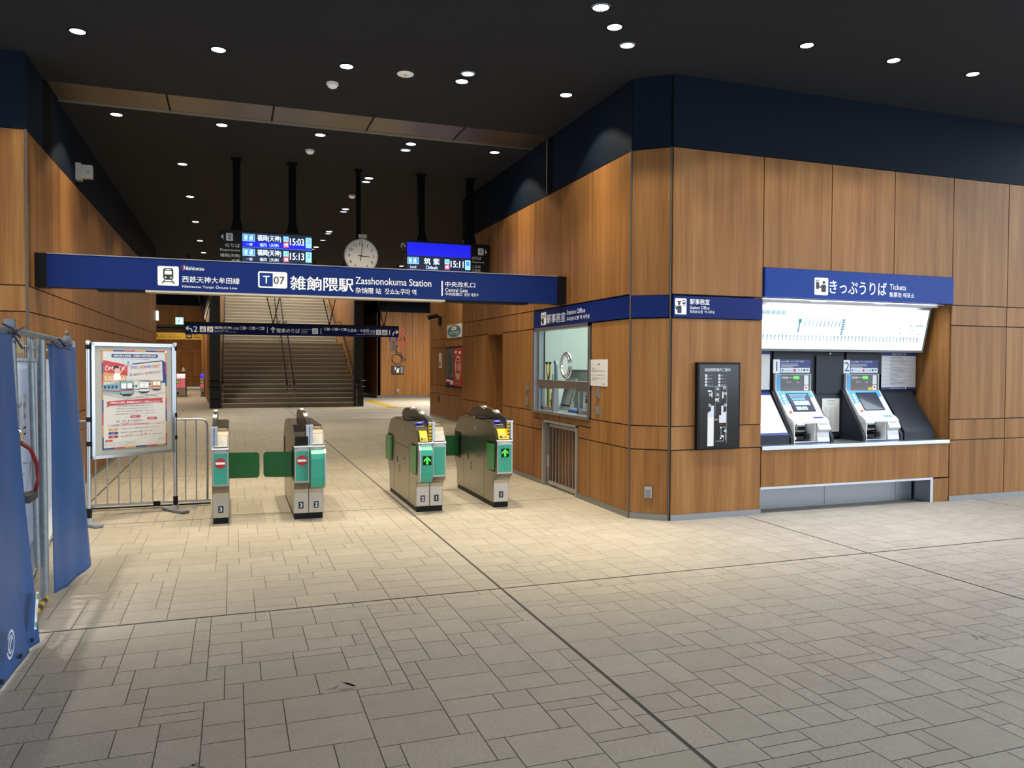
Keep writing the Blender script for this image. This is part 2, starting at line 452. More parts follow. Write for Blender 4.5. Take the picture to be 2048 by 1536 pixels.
wall('wall_left',(-1.85,0,0),(0,1,0),(1,0,0),grid(LY,Z5))
wall('wall_left_front',(0,8.65,0),(1,0,0),(0,-1,0),grid([-6.0,-4.9,-3.8,-2.7,-1.85],Z5,navy=(3.82,4.75)))
t=MB('corner_bronze'); t.cyl((-1.852,8.652,0),(-1.852,8.652,3.82),.012,n=10); t.build('trim_3')['kind']='structure'
# end of the office block and the recessed wall with the posters
wall('wall_office_back',(0,13.63,0),(-1,0,0),(0,1,0),grid([-5.8,-4.85,-3.925],[.06,3.82]))
wall('wall_recess',(5.8,0,0),(0,1,0),(-1,0,0),grid([13.8,15.2,16.6,18.0,19.3,20.3,21.05,22.0,22.95,23.9],Z5))
wall('wall_recess_end',(0,23.9,0),(-1,0,0),(0,1,0),grid([-14,-12,-10,-8,-5.825],[.06,3.82]))
wall('wall_restroom',(0,36.6,0),(1,0,0),(0,-1,0),grid([6.372,8.04,9.75,11.5,13.2],[.12,4.035],navy=(4.035,4.55)))
wall('wall_restroom_side',(6.35,0,0),(0,1,0),(-1,0,0),grid([36.6,38.2,41],[.1,.8,1.1,2.3,2.6,4.0],navy=(4.0,4.55)))
wall('wall_restroom_back',(0,41,0),(1,0,0),(0,-1,0),grid([4.5,5.4,6.35],[.1,.8,1.1,2.3,2.6,4.0],navy=(4.0,4.55)))
wall('wall_far_right',(13,0,0),(0,1,0),(-1,0,0),grid([24,27,30,33,36.6],[.06,3.82]))
# rear left: lintel, passage walls, end wall
wall('wall_lintel',(0,31,0),(1,0,0),(0,-1,0),grid([-5.2,-3.9,-2.6,-1.86,-1.0],[2.98,3.70],navy=(3.70,4.5)))
t=MB('brown_dark'); t.box(-5.2,-1.0,31.0,31.25,2.90,2.98,'brown_dark'); t.box(-5.2,-1.0,31.12,31.25,2.77,2.90,'brown_dark'); t.box(-5.2,-1.0,31.0,31.02,2.74,2.77,'brown_dark'); t.build('trim_4')['kind']='structure'
wall('wall_left_end',(0,22.1,0),(-1,0,0),(0,1,0),grid([1.875,3.2,4.6,6.0],[.06,3.82]))
wall('wall_left_far',(-6.0,0,0),(0,1,0),(1,0,0),grid(fr(22.1,53,2.2),[.06,3.82],navy=(3.82,4.5)))
wall('wall_end',(0,53,0),(1,0,0),(0,-1,0),grid([-6,-5,-4,-3,-2.35,-1.85],[.1,.436,.729,2.209,2.486,3.6],navy=(3.6,4.5)))
d=V((-1.88+.75,52.9-29.6,0)); Ld=d.length
wall('wall_passage',(-.75,29.6,0),d,(-d.y,d.x,0),grid(fr(0,Ld,1.9),[.06,.9,1.2,3.0,3.82],navy=(3.82,4.5)))
# stairwell side walls
wall('wall_stair_left',(-.42,0,0),(0,1,0),(1,0,0),[(a,b,0.,7.5,'wood') for a,b in zip(fr(29.9,52,1.6),fr(29.9,52,1.6)[1:])])
wall('wall_stair_right',(4.45,0,0),(0,1,0),(-1,0,0),[(a,b,c,d,'wood') for a,b in zip(fr(29.9,52,1.6),fr(29.9,52,1.6)[1:]) for c,d in ((0.,2.085),(2.085,2.5),(2.5,7.5))])
wall('wall_stair_end',(0,52,0),(1,0,0),(0,-1,0),[(-.42,4.45,0,7.5,'wood')])
# pillars flanking the staircase
for i,(a,b) in enumerate(((-.765,-.415),(4.27,4.61))):
    t=MB('pillar_dark'); t.box(a,b,29.5,29.85,0,4.55); t.box(a-.004,b+.004,29.496,29.854,.95,1.0,'black'); t.box(a-.004,b+.004,29.496,29.854,.3,.34,'black')
    struct(t.build('pillar'))
# baseboards
t=MB('skirt'); t.box(4.225,5.33,6.992,7.02,0,.06); t.box(8.01,14.2,6.992,7.02,0,.06); t.build('baseboard_front')['kind']='structure'
t=MB('skirt'); t.prism([(3.89,7.283),(4.213,7.008),(4.225,7.03),(3.92,7.3)],'z',0,.06); t.build('baseboard_corner')['kind']='structure'
t=MB('skirt')
for a,b in ((7.285,8.59),(9.7,11.385),(12.16,13.63)): t.box(3.888,3.93,a,b,0,.06)
t.build('baseboard_right')['kind']='structure'
t=MB('skirt'); t.box(-1.87,-1.838,8.65,22.1,0,.06); t.box(-6,-1.85,8.638,8.66,0,.06); t.build('baseboard_left')['kind']='structure'
t=MB('skirt'); t.box(5.788,5.83,13.8,23.9,0,.06); t.box(6.35,13.2,36.588,36.62,0,.12); t.box(6.338,6.36,36.6,41,0,.1); t.build('baseboard_back')['kind']='structure'
# recessed staff door in the office wall
t=MB('joint_black'); t.box(4.16,4.2,11.385,12.16,0,2.085,'wood'); t.box(3.905,4.2,11.38,11.392,0,2.085,'wood'); t.box(3.905,4.2,12.152,12.166,0,2.085,'wood'); t.box(3.905,4.2,11.38,12.166,2.072,2.09,'wood')
t.box(4.155,4.16,11.55,11.553,0,2.085,'joint_black')
struct(t.build('door_1'))
# shutter guide slots in the high dark fascia
t=MB('black_matte'); t.box(-1.86,-1.846,9.42,9.78,3.83,4.549); t.box(3.896,3.91,9.42,9.60,3.83,4.549,'black_matte'); t.box(3.893,3.9,9.60,9.62,3.84,4.549,'alu_matte')
t.build('trim_5')['kind']='structure'

# ------------------------------------------------------------ pictograms
def person_icon(g,cx,y,h,m,l=1):
    g.circ(cx,y+h*.88,h*.11,m,l,14); g.rr(cx-h*.17,y,cx+h*.17,y+h*.72,h*.06,m,l)
def train_icon(g,x,y,s,l=0):
    g.rr(x,y,x+s,y+s,s*.07,'sign_white',l)
    g.rr(x+s*.26,y+s*.3,x+s*.74,y+s*.9,s*.12,'ink',l+1); g.rr(x+s*.33,y+s*.57,x+s*.67,y+s*.76,s*.03,'sign_white',l+2)
    g.rect(x+s*.38,y+s*.81,x+s*.62,y+s*.85,'sign_white',l+2)
    for k in (.37,.63): g.circ(x+s*k,y+s*.42,s*.045,'sign_white',l+2,12)
    g.line(x+s*.34,y+s*.28,x+s*.2,y+s*.1,s*.05,'ink',l+1); g.line(x+s*.66,y+s*.28,x+s*.8,y+s*.1,s*.05,'ink',l+1); g.line(x+s*.27,y+s*.2,x+s*.73,y+s*.2,s*.04,'ink',l+1)
def officer_icon(g,x,y,w,h,l=0):
    g.rr(x,y,x+w,y+h,w*.07,'sign_white',l)
    g.circ(x+w*.36,y+h*.66,w*.1,'ink',l+1,14); g.poly([(x+w*.22,y+h*.74),(x+w*.5,y+h*.74),(x+w*.54,y+h*.82),(x+w*.18,y+h*.82)],'ink',l+2)
    g.rr(x+w*.2,y+h*.08,x+w*.56,y+h*.54,w*.06,'ink',l+1); g.line(x+w*.22,y+h*.46,x+w*.1,y+h*.3,w*.09,'ink',l+1); g.line(x+w*.1,y+h*.3,x+w*.06,y+h*.55,w*.07,'ink',l+1)
    g.rr(x+w*.66,y+h*.62,x+w*.9,y+h*.9,w*.04,'ink',l+1); g.rect(x+w*.7,y+h*.74,x+w*.86,y+h*.84,'sign_white',l+2); g.line(x+w*.66,y+h*.55,x+w*.9,y+h*.55,w*.03,'ink',l+1)
def lift_icon(g,x,y,s,l=0):
    g.rr(x,y,x+s,y+s,s*.06,'sign_white',l); g.rr(x+s*.22,y+s*.12,x+s*.78,y+s*.55,s*.03,'ink',l+1)
    for k in (.36,.5,.64): g.rect(x+s*(k-.04),y+s*.16,x+s*(k+.04),y+s*.42,'sign_white',l+2); g.circ(x+s*k,y+s*.48,s*.035,'sign_white',l+2,8)
    g.poly([(x+s*.3,y+s*.65),(x+s*.48,y+s*.65),(x+s*.39,y+s*.85)],'ink',l+1); g.poly([(x+s*.52,y+s*.85),(x+s*.7,y+s*.85),(x+s*.61,y+s*.65)],'ink',l+1)
def stair_icon(g,x,y,s,l=0,esc=True):
    g.rr(x,y,x+s,y+s,s*.06,'sign_white',l); g.line(x+s*.15,y+s*.2,x+s*.35,y+s*.2,s*.1,'ink',l+1); g.line(x+s*.33,y+s*.2,x+s*.68,y+s*.6,s*.1,'ink',l+1); g.line(x+s*.66,y+s*.6,x+s*.86,y+s*.6,s*.1,'ink',l+1)
    g.circ(x+s*.38,y+s*.78,s*.06,'ink',l+1,10); g.line(x+s*.38,y+s*.68,x+s*.38,y+s*.45,s*.1,'ink',l+1)
    g.line(x+s*.7,y+s*.2,x+s*.85,y+s*.38,s*.04,'ink',l+1)
def t07(g,x,y,w,h,l=0,big=True):
    b=h*.09
    g.rr(x,y,x+w,y+h,h*.12,'sign_white',l); g.rr(x+b,y+b,x+w*.5,y+h-b,h*.05,'ticket_blue',l+1); g.rect(x+w*.45,y+b,x+w*.5,y+h-b,'ticket_blue',l+1.2)
    g.text('T',x+w*.28,y+h*.27,h*.46,'sign_white',l+2,al='c',bold=.02)
    g.text('07' if big else '00',x+w*.72,y+h*.26,h*.46,'ink',l+2,al='c',bold=.01)

# ------------------------------------------------------------ big station sign beam
t=thing('station_sign_beam','long dark blue sign beam spanning the hall above the ticket gates with the white station name','sign',(1.02,9.05,2.35))
b=MB('sign_blue'); b.box(-1.745,3.775,8.95,9.14,2.355,2.685); b.build('sign_face',t)
b=MB('black'); b.box(-1.85,-1.745,8.945,9.145,2.35,2.69); b.build('end_cap',t)
b=MB('black'); b.box(3.775,3.895,8.945,9.145,2.35,2.69); b.build('end_cap',t)
b=MB('alu_matte'); b.box(-1.745,3.775,8.943,9.147,2.684,2.692); b.box(-.85,2.35,8.94,9.13,2.332,2.353,'beam_strip'); b.box(-1.3,-.85,8.97,9.12,2.332,2.355,'black'); b.box(2.35,3.4,8.97,9.12,2.332,2.355,'black'); b.build('edge_trim',t)
b=MB('sign_white'); g=G(b,(0,8.95,0),(1,0,0),(0,0,1),(0,-1,0))
train_icon(g,-.733,2.407,.203)
g.text('Nishitetsu',-.480,2.578,.040,'sign_white',w=.195,bold=.03); g.arc(-.472,2.598,.028,60,250,.006,'red_bright',1)
g.text('西鉄天神大牟田線',-.497,2.448,.066,'sign_white',w=.57,bold=.012)
g.text('Nishitetsu Tenjin Ōmuta Line',-.497,2.385,.040,'sign_white',w=.545,bold=.008)
t07(g,.262,2.42,.305,.178)
g.text('雑餉隈駅',.600,2.41,.150,'sign_white',w=.685,bold=.03)
g.text('Zasshonokuma Station',1.309,2.500,.080,'sign_white',w=.875,bold=.012)
g.text('杂饷隈 站',1.309,2.395,.068,'sign_white',w=.29,bold=.012); g.text('잣쇼노쿠마 역',1.64,2.395,.068,'sign_white',w=.365,bold=.012)
g.rect(2.306,2.40,2.322,2.575,'sign_white',1)
g.text('中央改札口',2.352,2.508,.062,'sign_white',w=.365,bold=.014); g.text('Central Gate',2.352,2.450,.044,'sign_white',w=.275,bold=.006)
g.text('中央检票口',2.352,2.405,.036,'sign_white',w=.205,bold=.014); g.text('중앙 개찰구',2.585,2.405,.036,'sign_white',w=.175,bold=.010)
b.build('lettering',t)

# ------------------------------------------------------------ departure boards
def dep_board(x0,x1,sx0,sx1,label,side,rows,dest,sub,times,no,names):
    t=thing('departure_board',label,'departure board',((x0+x1)/2,12,2.72),'departure boards hung from the ceiling')
    b=MB('black'); b.box(x0,x1,12,12.16,2.72,3.51); hs=b.build('housing',t)
    b=MB('screen_dark'); g=G(b,(0,12,0),(1,0,0),(0,0,1),(0,-1,0))
    g.rect(sx0+.008,2.75,sx1-.006,3.49,'screen_dark',0); W=sx1-sx0; H=.212; y=3.485
    for k,r in enumerate(rows):
        yb=y-H*(k+1)
        if r=='blank': g.rect(sx0+.008,yb+0.0086,sx1-.006,yb+H,'screen_blue',1); continue
        if k==0: g.rect(sx0+.008,yb+0.0086,sx1-.006,yb+H*.45,'screen_blue',1)
        g.line(sx0+.008,yb+0.0035,sx1-.006,yb+0.0035,.006,'screen_chip',2)
        g.rect(sx0+.015,yb+0.0908,sx0+.185*W,yb+0.1946,'screen_cyan',2); g.rect(sx0+.023,yb+0.0977,sx0+.178*W,yb+0.1877,'screen_chip',3)
        g.text('普 通',sx0+.035,yb+0.1081,.07,'screen_white',4,w=.12,bold=.01)
        g.text('一般' if dest!='筑 紫' else 'Local',sx0+.06,yb+0.0259,.04,'screen_white',3,w=.09)
        c=sx0+.385*W
        g.text(dest,c,yb+0.0908,.10,'screen_white',3,w=.335*W if dest!='筑 紫' else .24*W,bold=.02,al='c')
        g.text(sub,c,yb+0.0216,.052,'screen_white',3,w=.27*W if dest!='筑 紫' else .18*W,al='c')
        g.rect(sx0+.585*W,yb+0.1081,sx0+.66*W,yb+0.1860,'screen_cyan',3); g.text('4両',sx0+.6225*W,yb+0.1254,.045,'screen_chip',4,w=.055,al='c',bold=.02)
        g.rect(sx0+.585*W,yb+0.0259,sx0+.66*W,yb+0.0995,'screen_red',3); g.text('3扉',sx0+.6225*W,yb+0.0433,.045,'screen_white',4,w=.055,al='c',bold=.02)
        g.text(times[k],sx0+.68*W,yb+0.0649,.10,'screen_white',3,w=.2*W,bold=.03)
        g.rect(sx0+.905*W,yb+0.0346,sx0+.99*W,yb+0.1860,'screen_cyan',3); g.text(no,sx0+.948*W,yb+0.0995,.065,'screen_chip',4,w=.05,al='c',bold=.03); g.text('のりば',sx0+.948*W,yb+0.0519,.03,'screen_chip',4,w=.065,al='c')
    b.build('screen',hs)
    b=MB('sign_plate'); g=G(b,(0,12,0),(1,0,0),(0,0,1),(0,-1,0))
    if side=='l':
        g.rr(x0+.10,3.355,x0+.195,3.465,.012,'sign_plate',0); g.text(no,x0+.147,3.378,.065,'ink',1,al='c',bold=.04); g.poly([(x0+.03,3.41),(x0+.065,3.45),(x0+.065,3.37)],'sign_plate',0)
        al='r'; X=x1 if False else x0+.29
    else:
        g.rr(x1-.185,3.34,x1-.09,3.45,.012,'sign_plate',0); g.text(no,x1-.137,3.362,.065,'ink',1,al='c',bold=.04); g.poly([(x1-.03,3.395),(x1-.065,3.435),(x1-.065,3.355)],'sign_plate',0)
        al='l'; X=x0+(sx1-x0)+.02
    for (s,y,h,w) in names: g.text(s,X,y,h,'sign_plate',1,w=w,al=al,bold=.01)
    b.build('side_lettering',hs)
    return t
dep_board(-.184,1.118,.127,1.118,'left departure board listing 15:03 and 15:13 trains from platform 2','l',['a','a','a'],'福岡(天神)','福冈（天神）',['15:03','15:13','15:23'],'2',
  [('のりば',3.265,.055,.2),('Departures',3.20,.04,.27),('福岡(天神)',3.115,.055,.27),('方面',3.045,.05,.12),('Fukuoka(Tenjin)',2.99,.03,.28)])
dep_board(2.536,3.874,2.536,3.574,'right departure board with a blank blue row above the 15:11 train from platform 1','r',['blank','a','a'],'筑 紫','Chikushi',['','15:11','15:29'],'1',
  [('のりば',3.265,.05,.15),('Departures',3.205,.036,.2),('二日市',3.13,.045,.14),('久留米',3.07,.045,.14),('大牟田方面',3.01,.045,.22)])
for x,lab in ((.063,'black ceiling post holding the left end of the left departure board'),(.839,'black ceiling post holding the left departure board, the one nearer the clock'),(2.781,'black ceiling post holding the right departure board, the one nearer the clock'),(3.577,'black ceiling post at the office wall end of the right departure board')):
    t=thing('hanging_post',lab,'post',(x,12.08,3.51),'black posts hanging from the ceiling')
    b=MB('black_matte'); b.box(x-.05,x+.05,12.03,12.13,3.512,4.54); b.build('shaft',t)
    b=MB('black_matte'); b.prism([(x-.05,3.66),(x+.05,3.66),(x+.085,3.512),(x-.085,3.512)],'y',12.0,12.16); b.build('base_bracket',t)
    b=MB('black_matte'); b.box(x-.075,x+.075,12.0,12.16,4.535,4.55); b.build('ceiling_plate',t)
# ------------------------------------------------------------ clock
t=thing('station_clock','round white wall clock hanging on a black post between the departure boards, reading three o\'clock','clock',(1.841,12.0,2.97))
b=MB('alu'); b.lathe((1.841,12.0,3.232),[(.256,.06),(.262,.02),(.258,-.012),(.244,-.016),(.240,0.0)],40,axis='y'); b.build('rim',t)
b=MB('white'); g=G(b,(1.841,12.0,3.232),(1,0,0),(0,0,1),(0,-1,0))
g.circ(0,0,.243,'white',0,48)
for k in range(60):
    a=R(6*k); r0=.222; r1=.232 if k%5 else .235; g.line(r0*math.sin(a),r0*math.cos(a),r1*math.sin(a),r1*math.cos(a),.0035 if k%5 else .008,'ink',1)
for k in range(1,13):
    a=R(30*k); g.text(str(k),.182*math.sin(a),.182*math.cos(a)-.024,.048,'ink',1,al='c',bold=.015)
b.build('dial',t)
b=MB('black'); g=G(b,(1.841,12.0,3.232),(1,0,0),(0,0,1),(0,-1,0)); g.line(-.05,.006,.125,-.010,.011,'black',5); g.circ(0,0,.012,'black',7,12); b.build('hour_hand',t)
b=MB('black'); g=G(b,(1.841,12.0,3.232),(1,0,0),(0,0,1),(0,-1,0)); g.line(-.012,-.075,.022,.19,.008,'black',6); b.build('minute_hand',t)
b=MB('alu_matte'); b.box(1.80,1.92,11.97,12.06,3.50,3.555); b.box(1.85,1.87,12.0,12.05,3.48,3.5); b.build('clock_light',t)
t=thing('hanging_post','thin black ceiling post carrying the round clock','post',(1.815,12.12,2.97),'black posts hanging from the ceiling')
b=MB('black_matte'); b.box(1.783,1.847,12.075,12.14,2.9,4.54); b.build('shaft',t)
b=MB('black_matte'); b.box(1.76,1.87,12.05,12.16,4.535,4.55); b.build('ceiling_plate',t)
# small camera beside the right board
t=thing('security_camera','tiny black camera on a hook at the left end of the right departure board','camera',(2.5,12.05,3.3))
b=MB('black'); b.cyl((2.49,12.03,3.36),(2.49,11.95,3.33),.022); b.build('body',t)
b=MB('plastic_white'); b.tube([(2.52,12.06,3.42),(2.50,12.06,3.47),(2.47,12.05,3.46),(2.465,12.04,3.40)],.01); b.tube([(2.536,12.06,3.42),(2.52,12.06,3.42)],.008); b.build('bracket',t)
# ------------------------------------------------------------ station office blue bands
t=thing('office_sign_band','dark blue band with white station office lettering above the ticket office window','sign',(3.9,8.7,2.09),'station office sign bands')
b=MB('band_blue'); b.box(3.888,4.03,7.29,10.04,2.092,2.322); b.build('band',t)
b=MB('sign_white'); g=G(b,(3.888,10.04,0),(0,-1,0),(0,0,1),(-1,0,0))
officer_icon(g,.28,2.125,.18,.165)
g.text('駅事務室',.49,2.135,.12,'sign_white',w=.60,bold=.025); g.text('Station Office',1.14,2.215,.055,'sign_white',w=.53,bold=.01)
g.text('车站办公室',1.14,2.14,.048,'sign_white',w=.36,bold=.012); g.text('역 사무실',1.53,2.14,.048,'sign_white',w=.26,bold=.008)
b.build('lettering',t)
u=V((dx,dy,0)).normalized(); n=V((dy,-dx,0)).normalized()
b=MB('band_blue'); p0=V((3.9,7.285,0))+u*.016+n*.012; p1=V((3.9,7.285,0))+u*(Lc-.016)+n*.012
b.prism([(p0.x,p0.y),(p1.x,p1.y),(p1.x-n.x*.1,p1.y-n.y*.1),(p0.x-n.x*.1,p0.y-n.y*.1)],'z',2.092,2.315)
tag(b.build('office_sign_band'),'plain dark blue band segment on the narrow slanted corner face','sign','station office sign bands')
t=thing('office_sign_band','dark blue band with small station office lettering above the framed station map','sign',(4.77,7.0,2.09),'station office sign bands')
b=MB('band_blue'); b.box(4.235,5.318,6.988,7.1,2.088,2.312); b.build('band',t)
b=MB('sign_white'); g=G(b,(0,6.988,0),(1,0,0),(0,0,1),(0,-1,0)); officer_icon(g,4.25,2.12,.135,.165)
g.text('駅事務室',4.425,2.225,.058,'sign_white',w=.235,bold=.02); g.text('Station Office',4.425,2.178,.034,'sign_white',w=.235,bold=.006)
g.text('车站办公室',4.425,2.137,.03,'sign_white',w=.155,bold=.01); g.text('역 사무실',4.60,2.137,.03,'sign_white',w=.12,bold=.008)
b.build('lettering',t)

# ------------------------------------------------------------ ticket sign
t=thing('ticket_sign','wide bright blue sign reading tickets above the ticket machine alcove','sign',(6.67,7.0,2.33))
b=MB('ticket_blue'); b.box(5.342,8.002,6.975,7.1,2.335,2.645); b.build('sign_face',t)
b=MB('sign_white'); g=G(b,(0,6.975,0),(1,0,0),(0,0,1),(0,-1,0))
x=5.985; g.rr(x,2.375,x+.185,2.565,.015,'sign_white',0)
g.rr(x+.02,2.44,x+.06,2.54,.006,'ink',1); g.rect(x+.026,2.515,x+.054,2.532,'sign_white',2); g.circ(x+.125,2.515,.018,'ink',1,12); g.rr(x+.09,2.41,x+.155,2.49,.015,'ink',1); g.line(x+.10,2.475,x+.07,2.455,.012,'ink',1); g.line(x+.07,2.455,x+.062,2.48,.01,'ink',1)
g.text('きっぷうりば',6.19,2.40,.145,'sign_white',w=.80,bold=.022)
g.text('Tickets',7.035,2.47,.062,'sign_white',w=.24,bold=.012); g.text('售票处',7.03,2.385,.058,'sign_white',w=.185,bold=.015); g.text('매표소',7.235,2.385,.055,'sign_white',w=.165,bold=.010)
b.build('lettering',t)

# ------------------------------------------------------------ ticket alcove
t=MB('wood')
t.box(5.24,5.334,7.021,7.52,.0,2.335); t.box(8.003,8.1,7.021,7.52,0,2.335)
t.box(5.25,8.1,7.5,7.6,.0,2.335,'dark_cab')
t.box(5.33,8.01,7.1,7.5,2.325,2.335,'white')
t.box(7.765,8.01,7.005,7.1,.0,.275,'wood')
struct(t.build('wall_alcove'))
t=MB('wood'); xs=[5.335,8.005]
t.box(5.338,7.998,7.0,7.06,.292,.688); 
tag(t.build('counter_apron'),'wood veneer apron panel under the ticket counter','panel')
b=MB('alu'); b.box(5.336,8.0,6.985,7.47,.69,.733); o=tag(b.build('ticket_counter',bevel=.004),'long brushed metal counter shelf below the ticket machines','counter')
t=thing('foot_recess','brushed metal foot recess under the ticket counter','kick panel',(6.5,7.2,0))
b=MB('recess_steel'); b.box(5.33,6.40,7.25,7.27,0,.285); b.box(6.405,7.45,7.25,7.27,0,.285); b.box(7.455,7.70,7.25,7.27,0,.285); b.build('back_panel',t)
b=MB('alu'); b.box(5.33,7.765,7.0,7.05,.268,.292); b.box(7.725,7.765,7.0,7.27,0,.27); b.build('frame',t)
# LED strip under the sign
t=MB('led_warm'); t.box(5.36,7.8,7.02,7.045,2.318,2.324)
o=tag(t.build('led_strip'),'long thin glowing light strip under the tickets sign','light')
# fare table lightbox
def slanted(mb,x0,x1,ya,za,yb,zb,th,m):
    # box whose front face runs from (ya,za) bottom to (yb,zb) top
    d=V((0,yb-ya,zb-za)).normalized(); nn=V((0,-d.z,d.y)) 
    if nn.y>0: nn=-nn
    pts=[(ya,za),(yb,zb),(yb-nn.y*th,zb-nn.z*th),(ya-nn.y*th,za-nn.z*th)]
    mb.prism(pts,'x',x0,x1,m); return d,nn
t=thing('fare_table','wide glowing white railway fare table lightbox with thin cyan station marks','display',(6.6,7.3,1.78))
b=MB('plastic_grey'); slanted(b,5.34,7.90,7.30,1.765,7.185,2.30,.06,'plastic_grey'); b.build('frame',t,)
b=MB('fare_white'); d,nn=slanted(b,5.35,7.87,7.292,1.79,7.187,2.268,.004,'fare_white')
g=G(b,(5.35,7.292+nn.y*.001,1.79),(1,0,0),d,nn)
g.text('－路線運賃表',.03,.385,.05,'fare_cyan',w=.42,bold=.01)
g.rect(.635,.30,.675,.345,'fare_cyan',1); g.line(.655,.30,.645,.19,.014,'fare_cyan',1)
for k in range(5): g.rect(1.245,.335-k*.026,1.285,.352-k*.026,'fare_cyan',1)
g.line(1.265,.22,1.255,.17,.016,'fare_cyan',1)
for k in range(10): g.line(.74+k*.053,.335,.73+k*.053,.26,.008,'fare_cyan' if k>3 else 'fare_pale',1); g.line(.735+k*.053,.365,.75+k*.053,.35,.006,'fare_pale',1)
for k in range(46):
    x=.09+k*.0515; m='fare_cyan' if (k<9 or k>39 or 20<k<30) else 'fare_pale'
    g.line(x,.16,x-.006,.128,.011,m,1); g.line(x-.004,.118,x+.004,.105,.012,'fare_cyan' if k%2 else 'fare_pale',1)
for (x,y,w) in ((2.1,.26,.02),(2.25,.30,.05),(2.35,.30,.12),(2.3,.24,.02),(2.12,.20,.02),(2.28,.20,.02),(2.40,.20,.025)): g.line(x,y,x+w,y,.01,'fare_pale',1)
b.build('glowing_panel',t)
b=MB('plastic_grey'); b.box(5.35,7.85,7.05,7.10,2.29,2.325,'plastic_grey'); b.box(6.0,6.2,7.045,7.052,2.31,2.32,'led_warm'); b.box(6.9,7.05,7.045,7.052,2.31,2.32,'led_warm'); b.build('top_rail',t)

# back of the alcove : panels between the machines
def cab(x0,x1,label):
    b=MB('dark_cab'); b.box(x0,x1,7.485,7.51,.733,1.80); b.build
    return b
t=thing('alcove_cabinet','dark blue back panels of the ticket alcove with a small keyhole above a hatch','panel',(6.6,7.49,.74))
for x0,x1,z0,z1 in ((5.855,6.395,1.50,1.77),(6.46,6.86,1.27,1.72),(6.90,7.44,1.50,1.77),(6.46,6.86,.76,1.255)):
    b=MB('dark_cab'); b.box(x0,x1,7.478,7.49,z0,z1); b.build('hatch_panel',t,bevel=.002)
b=MB('sign_white'); b.lathe((6.66,7.478,1.745),[(.012,.0),(.012,-.006)],12,axis='y'); b.build('keyhole',t)

def notice(name,label,x0,x1,y,z0,z1,head,foot,rows,cat='poster',group=None,tone='poster_paper'):
    t=thing(name,label,cat,((x0+x1)/2,y,z0),group)
    b=MB(tone); b.box(x0,x1,y-.004,y,z0,z1); b.build('sheet',t)
    b=MB('ink'); g=G(b,(x0,y-.004,z0),(1,0,0),(0,0,1),(0,-1,0)); W=x1-x0; H=z1-z0
    if head: g.rect(0,H*.91,W,H,'poster_navy',0); g.text(head,W*.5,H*.935,H*.04,'sign_white',1,al='c',w=W*.42,bold=.01)
    if foot: g.rect(0,0,W,H*.06,'poster_navy',0); g.text(foot,W*.45,H*.015,H*.03,'sign_white',1,al='c',w=W*.4); g.circ(W*.7,H*.03,H*.022,'sign_white',1,10)
    rows(g,W,H)
    b.build('printing',t); return t
def rows_guide(g,W,H):
    z=H*.86; rnd=random.Random(5)
    for k in range(22):
        g.line(W*.25,z,W*(.38+rnd.random()*.35),z,H*.010,'plastic_grey',0)
        if k%3==2: g.line(W*.02,z-H*.016,W*.98,z-H*.016,H*.003,'plastic_grey',0)
        z-=H*.035
    g.rect(W*.25,H*.47,W*.72,H*.63,'sign_plate',.5); 
    for k in range(5): g.line(W*.26,H*(.60-k*.03),W*(.55+.03*k),H*(.60-k*.03),H*.008,'plastic_grey',1)
notice('notice_poster','white notice with dark blue header above the blank sloped panel beside ticket machine 2',7.435,7.975,7.478,1.315,1.768,'乗換案内ご利用のご案内','nimoca',rows_guide)
def rows_left(g,W,H):
    for k in range(9): g.line(W*.1,H*(.8-k*.07),W*(.5+.1*(k%3)),H*(.8-k*.07),H*.012,'plastic_grey',0)
notice('notice_poster','partly hidden notice with dark blue header at the left end of the ticket alcove',5.40,5.80,7.478,1.325,1.77,'ご案内',None,rows_left)
def rows_small(g,W,H):
    g.text('ご利用案内',W*.5,H*.92,H*.03,'ink',0,al='c',w=W*.5)
    for k in range(3): g.line(W*.3,H*(.88-.03*k),W*.75,H*(.88-.03*k),H*.006,'plastic_grey',0)
    for k in range(22): 
        z=H*(.74-k*.03); g.line(W*.12,z,W*.3,z,H*.005,'plastic_grey',0); g.line(W*.38,z,W*.6,z,H*.005,'plastic_grey',0); g.line(W*.68,z,W*.9,z,H*.005,'orange',0)
notice('notice_poster','small cream timetable sheet on the hatch between the two ticket machines',6.545,6.80,7.474,.82,1.215,None,None,rows_small,tone='paper')

# sloped desks either side
def sloped_panel(name,label,x0,x1,printed=False):
    t=thing(name,label,'panel',((x0+x1)/2,7.3,.733))
    b=MB('dark_cab'); b.prism([(7.12,.733),(7.12,.83),(7.478,1.31),(7.485,1.31),(7.485,.733)],'x',x0,x1)
    b.build('body',t,bevel=.003)
    if printed:
        b=MB('paper'); d=V((0,.358,.48)).normalized(); nn=V((0,-d.z,d.y)); L_=math.hypot(.358,.48)
        g=G(b,(x0,7.12,.83),(1,0,0),d,nn,.0015); W=x1-x0
        g.rect(.0,.03,W-.012,L_-.005,'paper',0); g.rect(0,.005,W-.012,.035,'poster_navy',1); g.rect(0,L_-.06,W-.012,L_-.004,'ticket_blue',1)
        g.rect(W*.35,L_-.1,W*.75,L_-.08,'sign_plate',1)
        for k in range(26): g.line(W*.45,L_-.12-k*.013,W*.83,L_-.12-k*.013,.007,'sign_plate',1)
        for k in range(10): g.line(W*.1,.1+k*.02,W*.38,.1+k*.02,.004,'sign_plate',1)
        b.build('fare_list',t)
sloped_panel('display_desk','blank black sloped panel at the right end of the ticket counter',7.44,7.90)
sloped_panel('display_desk','sloped desk covered by a printed fare list at the left end of the ticket counter',5.335,5.80,True)

